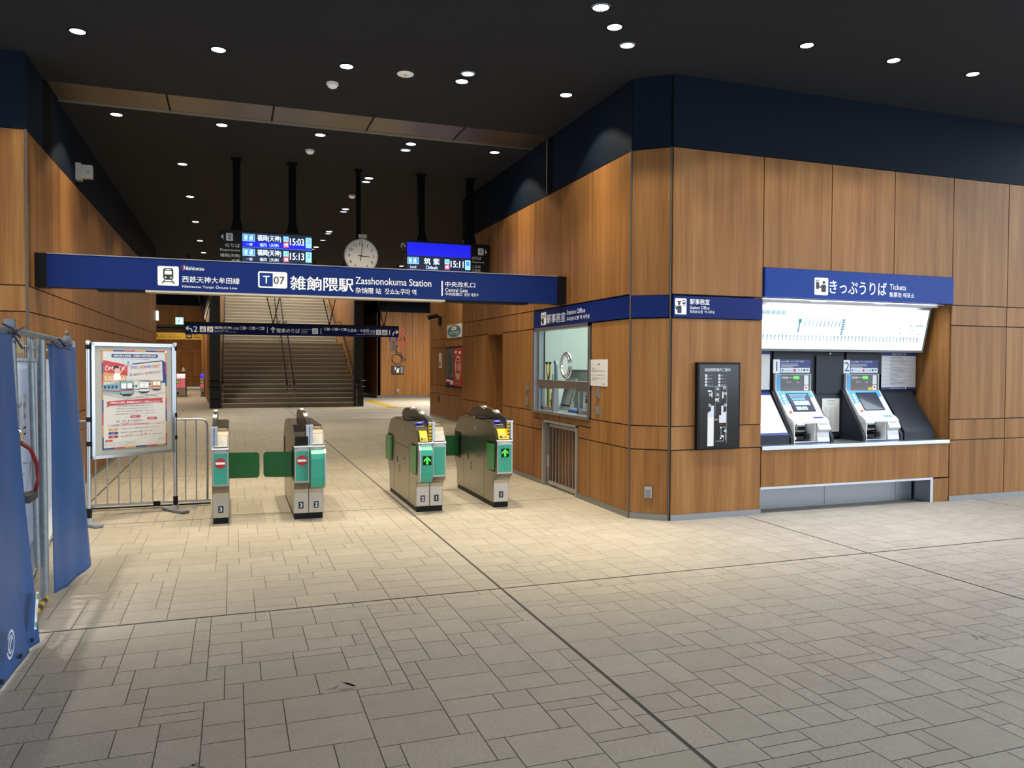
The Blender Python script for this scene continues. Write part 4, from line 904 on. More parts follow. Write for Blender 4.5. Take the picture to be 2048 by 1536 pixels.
# ------------------------------------------------------------ automatic ticket gates
FR=8.28
PROF=[(8.28,.06),(8.28,.27),(8.262,.31),(8.225,.345),(8.185,.372),(8.16,.39),(8.155,.405),(8.155,.745),(8.165,.762),(8.255,.885),(8.30,.915),(8.42,.945),(9.50,.945),(9.66,.92),(9.76,.87),(9.90,.745),(9.92,.70),(9.92,.42),(9.90,.38),(9.85,.33),(9.79,.27),(9.78,.06)]
def gate_half(t,x0,x1,no,kind,arrow=None,cover=False,side=0):
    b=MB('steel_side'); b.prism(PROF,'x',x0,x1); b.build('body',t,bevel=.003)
    W=x1-x0; cx=(x0+x1)/2
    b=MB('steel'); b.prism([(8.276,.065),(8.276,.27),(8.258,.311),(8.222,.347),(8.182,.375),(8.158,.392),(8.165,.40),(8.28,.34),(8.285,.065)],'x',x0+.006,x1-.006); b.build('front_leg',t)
    b=MB('ink'); g=G(b,(cx-.025,8.275,.11),(1,0,0),(0,0,1),(0,-1,0),.0015); g.rect(0,0,.05,.07,'ink',0); g.text(no,.025,.014,.042,'sign_white',1,al='c',bold=.03); b.build('lane_number',t)
    if cover:
        pts=[(8.155,.34),(8.10,.35),(8.075,.39),(8.068,.45),(8.068,.64),(8.08,.69),(8.11,.722),(8.155,.73)]
        b=MB('teal'); b.smooth=False; b.prism(pts,'x',x0+.006,x1-.012); pf=b.build('front_cover',t,bevel=.002)
        pts2=[(8.16,.333),(8.096,.343),(8.068,.386),(8.061,.45),(8.061,.645),(8.074,.697),(8.108,.729),(8.16,.738)]
        b=MB('alu'); b.prism(pts2,'x',x0-.006 if side<=0 else x1-.012,x0+.006 if side<=0 else x1+.004); b.build('cover_trim',pf); yf=8.067
    else:
        b=MB('steel'); b.box(x0+.002,x1-.002,8.148,8.156,.395,.735); b.build('panel_frame',t)
        b=MB('teal'); b.box(x0+.014,x1-.014,8.143,8.150,.412,.715); pf=b.build('front_panel',t); yf=8.142
    if arrow:
        b=MB('ink'); zz=.625 if arrow=='up' and not cover else .58; zz=.62 if arrow=='stop' else zz
        g=G(b,(cx,yf,zz),(1,0,0),(0,0,1),(0,-1,0),.0012)
        if arrow=='up':
            g.rect(-.046,-.048,.046,.048,'black',0); g.poly([(-.011,-.04),(.011,-.04),(.011,.01),(-.011,.01)],'green_led',1); g.poly([(0,.042),(-.036,.008),(-.036,-.014),(0,.02)],'green_led',1); g.poly([(0,.042),(0,.02),(.036,-.014),(.036,.008)],'green_led',1)
        else:
            g.circ(0,0,.052,'red',0,32); g.rect(-.043,-.011,.043,.011,'sign_white',1)
        b.build('lane_display',pf)
    b=MB('sign_white'); b.box(x0-.002,x1+.002,8.146,8.17,.752,.765,'sign_white'); b.box(x0+.03,x1-.03,8.146,8.155,.722,.748,'steel'); b.build('front_ledge',t)
    d=V((0,.09,.123)).normalized(); nn=V((0,-d.z,d.y))
    if kind=='entry':
        b=MB('smoke_top'); b.prism([(8.25,.885),(8.30,.922),(8.42,.955),(9.48,.955),(9.62,.93),(9.62,.915),(8.30,.9)],'x',x0+.004,x1-.004); b.prism([(8.163,.766),(8.25,.89),(8.27,.88),(8.18,.762)],'x',x0+.004,x1-.004,'black'); b.build('top_cover',t)
        b=MB('yellow'); g0=[(8.150,.775),(8.205,.868),(8.24,.885),(8.255,.875),(8.19,.765)]; b.prism(g0,'x',x0+.02,x1-.045,'yellow'); g=G(b,(x0+.02,8.150,.775),(1,0,0),V((0,.055,.093)).normalized(),V((0,-.093,.055)).normalized(),.0015); w=W-.065
        g.rect(w*.12,.055,w*.88,.075,'gold',0); g.rect(w*.12,.012,w*.4,.042,'ink',0); g.rect(w*.48,.028,w*.85,.034,'ink',0); g.rect(w*.48,.014,w*.85,.020,'ink',0); b.build('ticket_slot',t,bevel=.003)
        b=MB('ic_blue'); b.lathe((cx-.02,8.37,.957),[(.042,0),(.042,.004),(.03,.006)],20); b.lathe((cx-.02,8.37,.9635),[(.022,0),(.0,.0005)],14,'sign_white'); b.box(cx-.06,cx+.02,8.292,8.30,.925,.93,'sign_white'); b.build('card_reader',t)
        b=MB('ic_blue'); b.lathe((cx+.052,8.50,.958),[(.026,0),(.026,.004)],16); b.build('card_reader',t)
        b=MB('lcd_off'); b.box(x0+.015,x1-.05,9.15,9.45,.956,.962); b.box(x0+.015,x1-.04,8.75,9.05,.956,.970,'black'); b.box(x0+.01,x0+.08,9.06,9.1,.956,.963,'yellow'); b.box(x0+.09,x0+.11,8.9,8.93,.956,.963,'yellow'); b.build('top_display',t)
    elif kind=='black':
        b=MB('gloss_black'); b.prism([(8.16,.767),(8.156,.80),(8.17,.86),(8.21,.905),(8.30,.94),(8.5,.957),(9.5,.957),(9.6,.93),(8.3,.9)],'x',x0+.004,x1-.012); b.build('top_cover',t,bevel=.004)
    else:
        b=MB('plastic_white'); g=G(b,(x0,8.163,.764),(1,0,0),d,nn,.003); g.rr(.015,.006,W-.008,.148,.006,'ink',0); g.rr(.02,.012,W-.013,.143,.006,'gate_screen',1); b.build('screen_plate',t)
        b=MB('smoke_top'); b.box(x0+.006,x1-.006,8.42,9.5,.945,.957); b.box(x0+.02,x1-.02,8.36,8.37,.93,.95,'gold'); b.build('top_cover',t)
def gate_common(t,x0,x1,fin,tape):
    b=MB('black'); b.box(x0+.008,x1-.006,8.285,9.78,0,.062); b.build('plinth',t)
    b=MB('smoke_top'); b.prism([(8.22,.92),(8.26,.985),(8.5,1.03),(8.8,1.065),(9.1,1.08),(9.35,1.07),(9.55,1.04),(9.64,1.0),(9.64,.95),(8.3,.93)],'x',fin-.018,fin+.018); b.build('divider_fin',t,bevel=.006)
    for y,z in ((8.66,1.052),(9.12,1.078)):
        b=MB('plastic_white'); b.prism([(y-.07,z-.015),(y-.04,z+.008),(y+.05,z+.014),(y+.08,z)],'x',fin-.02,fin+.02); b.build('sensor_cap',t,bevel=.005)
    b=MB('alu'); 
    for s in (-1,1): b.box(fin+s*.018-.014,fin+s*.018+.014,8.172,8.20,.765,.965,('yellow' if (tape and s<0) else 'alu')); 
    if tape:
        for k in range(5): b.box(fin-.033,fin-.003,8.170,8.172,.785+k*.036,.795+k*.036,'black')
    for s in (-1,1): b.box(fin+s*.018-.017,fin+s*.018+.017,8.165,8.21,.965,.98,'chrome')
    b.build('front_post',t)
def side_details(t,x,folded=True):
    s=-1
    b=MB('ink')
    for y in (8.62,9.47): b.box(x-.0012,x,y-.002,y+.002,.065,.72)
    b.box(x-.0012,x,8.62,9.5,.655,.660); b.box(x-.0012,x,9.25,9.30,.43,.50); b.box(x-.0015,x,9.13,9.16,.32,.36); b.box(x-.0015,x,9.13,9.16,.375,.41); b.box(x-.0012,x,8.85,8.88,.5,.53); b.build('side_seam',t)
    b=MB('alu'); b.cyl((x-.002,9.0,.83),(x,9.0,.83),.03); b.build('side_badge',t)
    b=MB('black'); b.box(x-.001,x+.001,8.22,8.50,.405,.735); b.box(x-.001,x+.001,9.58,9.88,.405,.735); b.build('flap_slot',t)
    if folded:
        b=MB('flap_fold'); b.prism([(8.235,.43),(8.49,.415),(8.49,.70),(8.235,.715)],'x',x-.012,x-.002); b.build('folded_flap',t,bevel=.008)
def flap(t,x0,x1,y0,y1,z0,z1):
    # door flap running from x0,y0 to x1,y1
    pts=[]; r=.03
    L_=math.hypot(x1-x0,y1-y0); d=V((x1-x0,y1-y0,0)).normalized(); nn=V((-d.y,d.x,0))
    for cx,cz,a in ((L_-r,z0+r,-90),(L_-r,z1-r,0)):
        for k in range(6): q=R(a+18*k); pts.append((cx+r*math.cos(q),cz+r*math.sin(q)))
    pts=[(0,z0)]+pts+[(0,z1)]
    b=MB('flap_green'); A=[V((x0,y0,0))+d*p[0]+V((0,0,p[1]))-nn*.009 for p in pts]; B=[p+nn*.018 for p in A]; n_=len(A)
    b.add(A+B,[tuple(range(n_)),tuple(range(2*n_-1,n_-1,-1))]+[(i,(i+1)%n_,n_+(i+1)%n_,n_+i) for i in range(n_)]); b.build('flap',t,bevel=.003)
GP='ticket gate cabinets of the main gate row'
t=thing('ticket_gate','narrow ticket gate cabinet numbered 3 beside the metal barrier, with an open green flap','ticket gate',(-.117,9.0,0),GP)
gate_common(t,-.195,-.04,-.175,False); gate_half(t,-.195,-.04,'3','exit','stop')
flap(t,-.038,.256,8.64,8.60,.405,.665)
t=thing('ticket_gate','double ticket gate cabinet numbered 3 and 2 with a round red no-entry sign','ticket gate',(.731,9.0,0),GP)
gate_common(t,.581,.88,.731,False); gate_half(t,.581,.7295,'3','black','stop'); gate_half(t,.7325,.88,'2','exit',None,True,1); side_details(t,.581,False)
flap(t,.579,.306,8.56,8.64,.405,.665)
t=thing('ticket_gate','double ticket gate cabinet numbered 2 and 1 with a curved teal cover and green arrow','ticket gate',(2.005,9.0,0),GP)
gate_common(t,1.855,2.155,2.005,True); gate_half(t,1.855,2.0035,'2','entry','up',True,-1); gate_half(t,2.0065,2.155,'1','exit'); side_details(t,1.855)
b=MB('flap_fold'); b.prism([(9.60,.44),(9.90,.40),(9.93,.55),(9.90,.70),(9.60,.705)],'x',1.829,1.851); b.build('folded_flap',t,bevel=.008)
flap(t,2.157,2.44,9.72,9.72,.43,.68)
t=thing('ticket_gate','single ticket gate cabinet numbered 1 nearest the office wall, with a green arrow','ticket gate',(2.825,9.0,0),GP)
gate_common(t,2.735,2.915,2.893,True); gate_half(t,2.735,2.915,'1','entry','up'); side_details(t,2.735)
flap(t,2.733,2.45,9.72,9.72,.43,.68)

# pink gates in the rear hall
def small_gate(x0,x1,label,two):
    t=thing('rear_ticket_gate',label,'ticket gate',((x0+x1)/2,40.3,0),'pink ticket gates of the rear hall')
    b=MB('alu_matte'); b.box(x0,x1,40.3,41.8,.04,.90); b.build('body',t)
    for k in range(2 if two else 1):
        w=(x1-x0)/(2 if two else 1); a=x0+k*w
        b=MB('pink'); b.box(a+.015,a+w-.015,40.28,40.3,.42,.85); b.build('front_panel',t)
        b=MB('pink_light' if two else 'ic_blue'); b.prism([(40.28,.87),(40.28,1.0),(40.4,1.08),(40.45,1.08),(40.45,.87)],'x',a+.01,a+w-.01); b.build('top_display',t)
    b=MB('black'); b.box(x0+.03,x0+.13,40.27,40.28,.62,.78); b.box(x0+.05,x0+.11,40.262,40.27,.66,.74,'green_led'); b.box(x0+.06,x0+.13,40.29,40.3,.12,.22); b.build('lane_display',t)
    b=MB('black'); b.box(x0,x1,40.3,41.8,0,.04); b.build('plinth',t)
small_gate(-2.55,-2.13,'double pink fronted gate cabinet far back in the left passage',True)
small_gate(-1.46,-1.30,'single pink fronted gate cabinet with violet top far back in the left passage',False)
t=thing('rear_ticket_gate','low white topped post beside the double pink gate far back','ticket gate',(-2.3,42.0,0),'pink ticket gates of the rear hall'); b=MB('brown_dark'); b.box(-2.36,-2.24,41.95,42.05,0,1.18); b.build('post',t); b=MB('plastic_white'); b.lathe((-2.3,42.0,1.18),[(.07,0),(.09,.05),(.05,.12),(.04,.18),(0,.2)],12); b.build('cap',t)

# ------------------------------------------------------------ crowd barrier
t=thing('crowd_barrier','low metal barrier of thin vertical bars behind the poster stand','barrier',(-.93,9.45,0))
b=MB('alu'); pts=[(-1.62,9.45,.06),(-1.62,9.45,.90)]
for k in range(5): a=R(180-22.5*k); pts.append((-1.55+.07*math.cos(a),9.45,.90+.07*math.sin(a)))
for k in range(5): a=R(90-22.5*k); pts.append((-.345+.07*math.cos(a),9.45,.90+.07*math.sin(a)))
pts.append((-.275,9.45,.06)); b.tube(pts,.0125); b.build('frame',t)
b=MB('alu'); b.box(-1.62,-.24,9.435,9.465,.045,.065); b.box(-1.62,-.24,9.40,9.415,.02,.035,'black'); b.build('bottom_rail',t)
for k in range(11):
    b=MB('alu'); x=-1.51+k*.112; b.cyl((x,9.45,.06),(x,9.45,.965),.007,n=8); b.build('bar',t)
for x in (-1.45,-.40):
    b=MB('alu'); b.box(x-.02,x+.02,9.25,9.65,0,.02); b.build('foot',t)
b=MB('black'); b.box(-.83,-.76,9.42,9.47,.03,.07); b.build('clip',t)

# ------------------------------------------------------------ poster stand
rz=math.atan2(.52,.745)
t=thing('poster_stand','aluminium poster stand holding a railway anniversary poster in front of the metal barrier','poster stand',(-.958,8.86,0),None,rz)
XM=ROOTM[t.name]
def LB(m): b=MB(m); b.X=XM; return b
for s in (-1,1):
    x=s*.455
    b=LB('alu'); b.cyl((x,0,.14),(x,0,1.80),.019,n=14); b.lathe((x,0,1.80),[(.023,-.01),(.023,.012),(.01,.016)],12,'alu_matte'); po=b.build('post',t)
    b=LB('black'); b.cyl((x,0,.05),(x,0,.17),.024); 
    for z in (.78,1.02,1.73): b.cyl((x,0,z),(x,0,z+.045),.022)
    b.build('joint_sleeve',po)
    b=LB('alu_matte'); b.cyl((x,0,.02),(x,0,.075),.034); b.prism([(x-.04,-.2),(x+.04,-.2),(x+.05,0),(x+.04,.2),(x-.04,.2),(x-.05,0)],'z',.008,.03,'plastic_grey'); b.prism([(x-.035,-.19),(x+.035,-.19),(x+.035,.19),(x-.035,.19)],'z',0,.008,'black'); b.build('foot',po,bevel=.004)
b=LB('board_grey'); b.box(-.415,.415,-.02,.0,.67,1.785); b.build('board',t)
b=LB('alu'); b.box(-.435,.435,-.032,.01,1.765,1.80); b.box(-.435,.435,-.032,.01,.65,.68); b.box(-.435,-.405,-.032,.01,.65,1.80); b.box(.405,.435,-.032,.01,.65,1.80); b.build('board_frame',t)
t2=thing('campaign_poster','colourful railway campaign poster with three drawn trains and a red ribbon','poster',(-.958,8.86,.74),None,rz)
XM=ROOTM['poster_stand'] 
def LB2(m): b=MB(m); b.X=XM; return b
b=LB2('poster_paper'); px0,px1,pz0,pz1=-.335,.345,.735,1.725; b.box(px0,px1,-.026,-.022,pz0,pz1,'paper')
g=G(b,(px0,-.026,pz0),(1,0,0),(0,0,1),(0,-1,0),.0007); W=px1-px0; H=pz1-pz0
# checked border
cols=['orange','poster_navy','poster_red']; 
for k in range(6):
    a=W*k/6; c=W*(k+1)/6
    g.rect(a,H-.014,c,H,cols[k%3],0); g.rect(a,0,c,.014,cols[(k+1)%3],0)
for k in range(8):
    a=H*k/8; c=H*(k+1)/8
    g.rect(0,a,.014,c,cols[(7-k)%3-0],0); g.rect(W-.014,a,W,c,cols[(k+2)%3],0)
g.rect(.016,H*.82,W-.016,H-.015,'sign_plate',0)
g.rr(W*.14,H*.925,W*.86,H*.962,.015,'poster_navy',1); g.text('西鉄天神大牟田線・貝塚線100周年特別企画！',W*.5,H*.932,.022,'sign_white',2,al='c',w=W*.66,bold=.03)
g.text('ポケット・チャレンジからの贈り物',W*.5,H*.9,.013,'red',1,al='c',w=W*.44)
g.poly([(.015,H*.90),(W*.38,H*.85),(W*.38,H*.74),(.015,H*.78)],'poster_red',1); g.text('ŌMUTA',.03,H*.795,.05,'white',2,w=W*.30,bold=.05)
g.poly([(.015,H*.78),(W*.36,H*.74),(W*.36,H*.68),(.015,H*.68)],'orange',1); g.text('KAIZUKA',.03,H*.69,.048,'white',2,w=W*.30,bold=.05)
g.poly([(W*.45,H*.865),(W*.93,H*.90),(W*.98,H*.88),(W*.98,H*.66),(W*.45,H*.70)],'poster_navy',1); g.poly([(W*.42,H*.85),(W*.925,H*.89),(W*.94,H*.68),(W*.40,H*.70)],'paper',2)
for i,(ch,m) in enumerate(zip('子供たちの未来を乗せて',['poster_red','ic_blue','teal','orange','poster_red','poster_red','ic_blue','teal','orange','red','poster_red'])): g.text(ch,W*(.42+.043*i),H*(.805+.002*i),.032,m,3,bold=.03)
for i,(ch,m) in enumerate(zip('思い出もポイントも貯めちゃおう!!',['ic_blue','orange','red','teal','poster_red','ic_blue','orange','teal','red','orange','ic_blue','poster_red','teal','orange','red','ic_blue','ic_blue'])): g.text(ch,W*(.41+.031*i),H*(.735+.002*i),.026,m,3,bold=.03)
# child figure with raised arm
g.circ(W*.22,H*.79,.030,'skin',5,18); g.circ(W*.21,H*.812,.031,'ink',4.5,18); g.poly([(W*.17,H*.70),(W*.28,H*.70),(W*.26,H*.765),(W*.18,H*.765)],'pink_light',4); g.line(W*.25,H*.755,W*.36,H*.85,.014,'skin',4); g.rr(W*.33,H*.85,W*.45,H*.90,.006,'sign_plate',5); g.circ(W*.39,H*.875,.014,'sky_blue',6,14); g.line(W*.20,H*.70,W*.22,H*.63,.018,'skin',4)
# trains
def ptrain(x,z,s,body,stripe,nl):
    g.poly([(x-s*.9,z+s*.12),(x,z+.0),(x,z+s*.62),(x-s*.9,z+s*.5)],body,6); g.line(x-s*.9,z+s*.2,x,z+s*.14,s*.05,stripe,7)
    for k in range(4): g.rect(x-s*(.85-.2*k),z+s*.3,x-s*(.72-.2*k),z+s*.46,'poster_navy',7)
    g.rr(x,z-.01,x+s*.75,z+s*.68,s*.1,'ink',6.5); g.rr(x+s*.02,z,x+s*.73,z+s*.66,s*.09,body,7); g.rr(x+s*.08,z+s*.3,x+s*.34,z+s*.56,s*.03,'sign_white',8); g.rr(x+s*.4,z+s*.3,x+s*.66,z+s*.56,s*.03,'sign_white',8); g.rect(x+s*.04,z+s*.16,x+s*.7,z+s*.23,stripe,8); g.rect(x+s*.15,z-s*.12,x+s*.6,z,'ink',7)
ptrain(W*.76,H*.60,.13,'train_beige','red',3); ptrain(W*.55,H*.575,.15,'white','poster_navy',3); ptrain(W*.26,H*.555,.19,'train_teal','red',3)
for a in ((.02,.56,.35,.50),(.35,.50,.98,.56),(.5,.52,.7,.505),(.65,.54,.85,.525)): g.line(W*a[0],H*a[1],W*a[2],H*a[3],.003,'ink',9)
g.poly([(W*.06,H*.425),(W*.12,H*.44),(W*.12,H*.47),(W*.06,H*.48),(W*.08,H*.452)],'red',1); g.poly([(W*.94,H*.455),(W*.88,H*.45),(W*.88,H*.49),(W*.94,H*.505),(W*.92,H*.48)],'red',1); g.poly([(W*.09,H*.44),(W*.91,H*.46),(W*.91,H*.505),(W*.09,H*.485)],'poster_red',2)
g.text('小児用nimoca限定！電車運賃100%ポイント還元キャンペーン！',W*.5,H*.458,.020,'sign_white',3,al='c',w=W*.78,bold=.03)
for k,s in enumerate(('天神大牟田線・貝塚線の開業100周年を記念して、','期間の記念日（4月13日&5月3日）の間の土日祝日において、','小児用nimocaを利用して西鉄電車を利用したお客さまには、','対象の運賃相当をnimocaポイントにて還元します！')): g.text(s,W*.5,H*(.425-.027*k),.011,'ink',1,al='c',w=W*(.56+.02*k))
g.rr(W*.42,H*.305,W*.58,H*.332,.012,'poster_red',1); g.text('例えば！！！',W*.5,H*.311,.015,'sign_white',2,al='c',w=W*.12)
for k in range(3): g.circ(W*(.34+.025*k),H*.318,.003,'red',1,8); g.circ(W*(.62+.025*k),H*.318,.003,'red',1,8)
g.text('福岡（天神）駅～久留米駅だと……',W*.2,H*.268,.018,'ink',1,w=W*.48); g.rr(W*.68,H*.28,W*.84,H*.305,.008,'poster_red',1); g.text('子供料金が…',W*.76,H*.286,.011,'sign_white',2,al='c',w=W*.12)
g.text('小児運賃：',W*.11,H*.228,.02,'ink',1,w=W*.15); g.text('320円→320nimoca',W*.27,H*.228,.030,'poster_red',1,w=W*.43,bold=.03); g.text('ポイントを還元！',W*.71,H*.228,.020,'poster_red',1,w=W*.21)
g.line(W*.09,H*.215,W*.09,H*.255,.003,'ink',1); g.line(W*.935,H*.225,W*.935,H*.262,.003,'ink',1)
for k,(m,s) in enumerate((('orange','対象者'),('poster_navy','対 象'),('red','期 間'))):
    z=H*(.185-.037*k); g.poly([(W*.09,z),(W*.22,z),(W*.24,z+.012),(W*.22,z+.024),(W*.09,z+.024)],m,1); g.text(s,W*.155,z+.006,.012,'sign_white',2,al='c')
g.text('小児用nimocaを使って西鉄電車に乗ったお客さま（お申し込みなし）',W*.27,H*.195,.010,'ink',1,w=W*.63); g.text('西鉄電車全線（天神大牟田線・太宰府線・甘木線・貝塚線）',W*.27,H*.157,.010,'ink',1,w=W*.5)
g.text('2024.',W*.27,H*.115,.012,'ink',1,w=W*.07); g.text('4.13',W*.345,H*.115,.024,'poster_red',1,w=W*.09,bold=.02); g.text('(土)～2024.',W*.45,H*.117,.011,'ink',1,w=W*.12); g.text('5.19',W*.58,H*.117,.024,'poster_red',1,w=W*.09,bold=.02); g.text('(日)の土日祝日限定(14日間)',W*.685,H*.12,.010,'ink',1,w=W*.22)
g.rr(W*.04,H*.075,W*.15,H*.095,.006,'poster_red',1); g.text('ご注意ください',W*.095,H*.08,.009,'sign_white',2,al='c',w=W*.08)
for k in range(4): g.text('●お一人さま１回限り、nimocaポイントの還元は後日となります。',W*.04,H*(.062-.013*k),.006,'ink',1,w=W*(.45+.02*(k%3)))
g.text('Nishitetsu',W*.86,H*.065,.009,'poster_navy',1,w=W*.09)
b.build('printed_sheet',t2)
b=LB2('chrome'); b.cyl((.335,-.034,1.715),(.335,-.026,1.715),.007); b.build('pin',t2)
b=LB2('ink'); b.cyl((.335,-.034,.748),(.335,-.026,.748),.006); b.build('pin',t2)

# ------------------------------------------------------------ construction fence on the left
def sheet(name,label,top,bot,n,mz,amp,seed,folds=5,hem=True):
    rnd=random.Random(seed); b=MB('sheet_blue'); b.smooth=True
    ph=[rnd.random()*6 for _ in range(4)]
    def L(ps,t):
        q=t*(len(ps)-1); i=min(int(q),len(ps)-2); f=q-i; return V(ps[i]).lerp(V(ps[i+1]),f)
    vs=[]
    for j in range(mz+1):
        s=j/mz
        for i in range(n+1):
            tt=i/n; p=L(top,tt).lerp(L(bot,tt),s**1.1)
            w=amp*(math.sin(folds*6.28*tt+ph[0])*(.4+.6*s)+.5*math.sin(folds*11*tt+ph[1]+3*s)+.5*math.sin(5*s+8*tt+ph[2]))
            q=(p.x+w,p.y+.4*w,p.z); vs.append(q)
    fs=[(j*(n+1)+i,j*(n+1)+i+1,(j+1)*(n+1)+i+1,(j+1)*(n+1)+i) for j in range(mz) for i in range(n)]
    b.add(vs,fs); root=thing(name,label,'sheet',tuple(V(bot[0]).lerp(V(bot[-1]),.5)),'blue construction sheets')
    o=b.build('sheet',root); m=o.modifiers.new('thickness','SOLIDIFY'); m.thickness=.003
    return root,L
r1,L1=sheet('construction_sheet','blue plastic sheet hanging on the near panel of the construction fence',[(-1.14,2.2,1.77),(-1.14,3.5,1.76),(-1.13,4.90,1.75)],[(-1.09,2.2,.03),(-1.07,3.5,.02),(-1.075,4.4,.015),(-1.055,4.90,.01),(-1.05,5.02,.02)],90,60,.010,2,2.2)
b=MB('ink')
for y in (3.9,4.3,4.65,4.9): b.cyl((-1.052,y,.075),(-1.035,y,.075),.012)
b.build('eyelet',r1)
b=MB('sign_plate'); g=G(b,(-1.03,4.40,.22),(0,1,0),(0,0,1),(1,0,0),.002)
g.arc(0,0,.065,200,500,.012,'sign_plate',0); g.arc(0,0,.04,20,300,.012,'sign_plate',0); g.line(-.03,-.03,.03,.04,.014,'sign_plate',0); b.build('printed_mark',r1)
t=thing('warning_tag','small white tag with green ends hanging on the blue sheet','tag',(-1.03,4.87,.13)); b=MB('sign_white'); G(b,(-1.025,4.845,.15),(0,.95,-.3),(0,.3,.95),(1,0,0),.003).rect(0,0,.06,.20,'sign_white',0).rect(.008,.16,.052,.19,'teal',1).rect(.008,.01,.052,.04,'teal',1).rect(.02,.06,.04,.14,'sign_plate',1); b.build('tag_face',t)
r2,L2=sheet('construction_sheet','blue plastic sheet flaring outward at the foot on the far panel of the fence',[(-1.17,5.97,1.72),(-1.165,6.2,1.745),(-1.16,6.55,1.725),(-1.155,6.84,1.71)],[(-1.17,6.06,.02),(-1.12,6.3,.0),(-1.06,6.62,.02),(-1.06,6.88,.04)],60,60,.013,8,1.3)
b=MB('rope'); 
for (p,q) in (((-1.15,6.0,1.74),(-1.10,6.25,1.70)),((-1.13,6.2,1.76),(-1.10,6.35,1.69)),((-1.16,5.95,1.72),(-1.12,6.12,1.76)),((-1.12,6.1,1.76),(-1.1,6.4,1.72))): b.tube([p,tuple((V(p)+V(q))/2+V((0,0,-.02))),q],.006,6)
b.build('rope_tie',r2)
t=thing('fence_frame','galvanised pipe frame gate holding the blue sheets, with an open bay in the middle','fence',(-1.17,5.2,0))
def pipe(p,q,r=.024,nm='post',m='galv'): b=MB(m); b.cyl(p,q,r,n=14); b.build(nm,t)
pipe((-1.173,5.30,.02),(-1.173,5.08,1.80),.026); pipe((-1.195,5.98,.02),(-1.195,5.94,1.76),.026); pipe((-1.215,5.88,.25),(-1.24,5.86,1.76),.018,'brace'); pipe((-1.165,6.86,.02),(-1.165,6.84,1.76),.024); pipe((-1.165,2.3,.02),(-1.165,2.3,1.8),.026)
pipe((-1.175,2.2,1.775),(-1.175,5.2,1.775),.022,'top_rail'); pipe((-1.18,5.0,1.782),(-1.18,6.95,1.752),.019,'top_rail')
b=MB('galv'); b.box(-1.195,-1.145,5.04,5.09,1.77,1.84); b.build('clamp',t); b=MB('galv'); b.box(-1.19,-1.145,6.63,6.69,1.74,1.80); b.tube([(-1.17,6.65,1.79),(-1.16,6.63,1.83),(-1.17,6.60,1.82)],.006); b.build('clamp',t)
for z in (.45,.95,1.35): b=MB('galv'); b.tube([(-1.14,5.25-(z*.12),z),(-1.13,5.27-(z*.12),z+.015),(-1.15,5.30-(z*.12),z-.01)],.004,6); b.build('wire_tie',t)
b=MB('rope')
for (p,q) in (((-1.14,4.9,1.76),(-1.13,5.15,1.68)),((-1.15,5.0,1.73),(-1.13,5.18,1.80)),((-1.14,4.8,1.80),(-1.13,5.1,1.74))): b.tube([p,tuple((V(p)+V(q))/2+V((0,0,.015))),q],.006,6)
b.build('rope_tie',t)
b=MB('galv')
for k in range(16): y=5.15+k*.055; b.cyl((-1.21,y,1.60),(-1.21,y,1.75),.003,n=6)
b.box(-1.215,-1.205,5.1,5.95,1.60,1.606); b.build('mesh_strip',t)
t=thing('pipe_handle','curved dark red handle with a black foot clipped to the near fence pipe','handle',(-1.14,5.25,.84))
b=MB('red_seat'); b.smooth=True; pts=[(-1.15,5.17,1.14),(-1.12,5.27,1.09),(-1.10,5.33,.991),(-1.10,5.35,.90),(-1.11,5.33,.83)]; b.tube(pts,.012,10); b.build('grip',t)
b=MB('chrome'); b.tube([(-1.155,5.12,1.23),(-1.14,5.15,1.19),(-1.15,5.17,1.14)],.010); b.build('hook',t)
b=MB('ink'); b.box(-1.16,-1.10,5.17,5.36,.785,.835); b.build('foot_clip',t,bevel=.01)
b=MB('plastic_grey'); b.tube([(-1.15,5.25,1.01),(-1.13,5.32,1.01),(-1.13,5.32,.84),(-1.15,5.25,.84)],.007); b.build('loop',t)
t=thing('hazard_pole','yellow and black striped pole lying on the floor at the fence gap','pole',(-1.17,5.6,.02))
for k in range(9):
    a=V((-1.165,5.30,.02)).lerp(V((-1.185,5.98,.02)),k/9); c=V((-1.165,5.30,.02)).lerp(V((-1.185,5.98,.02)),(k+1)/9); b=MB('yellow_dim' if k%2==0 else 'ink'); b.cyl(tuple(a),tuple(c),.018,n=12); b.build('stripe_band',t)
# white temporary panels behind the gap
t=thing('white_fence_panel','white temporary fence panel standing in the daylight behind the gap','fence panel',(-1.33,6.8,0))
pa=V((-1.26,5.5,0)); pb=V((-1.56,8.2,0)); pd=(pb-pa).normalized(); pn=V((pd.y,-pd.x,0)); PL=(pb-pa).length
b=MB('panel_white'); g=G(b,tuple(pa),tuple(pd),(0,0,1),tuple(pn),.003); g.rect(0,.24,PL,1.625,'panel_white',0); g2=G(b,tuple(pa-pn*.01),tuple(pd),(0,0,1),tuple(pn),.003); g2.rect(0,.24,PL,1.625,'panel_white',0)
for z in (.5,.78,1.06,1.34): g.line(0,z,PL,z-.0,.004,'sign_plate',1)
for xx in (.45,1.05,1.65,2.25): g.line(xx,.24,xx,1.62,.004,'sign_plate',1)
b.build('white_sheet',t)
b=MB('yellow'); b.box(-1.285,-1.265,5.55,5.80,1.66,1.73); b.build('yellow_tag',t)
b=MB('alu_matte'); b.tube([tuple(pa+V((0,0,.06))),tuple(pb+V((0,0,.06)))],.016)
b.tube([tuple(pa+V((0,0,1.70))),tuple(pb+V((0,0,1.70)))],.014); b.build('rail',t)
for k in range(34):
    p=pa+pd*(.03+k*PL/34); b=MB('white'); b.cyl((p.x,p.y,.06),(p.x,p.y,.32),.007,n=8); b.build('picket',t)
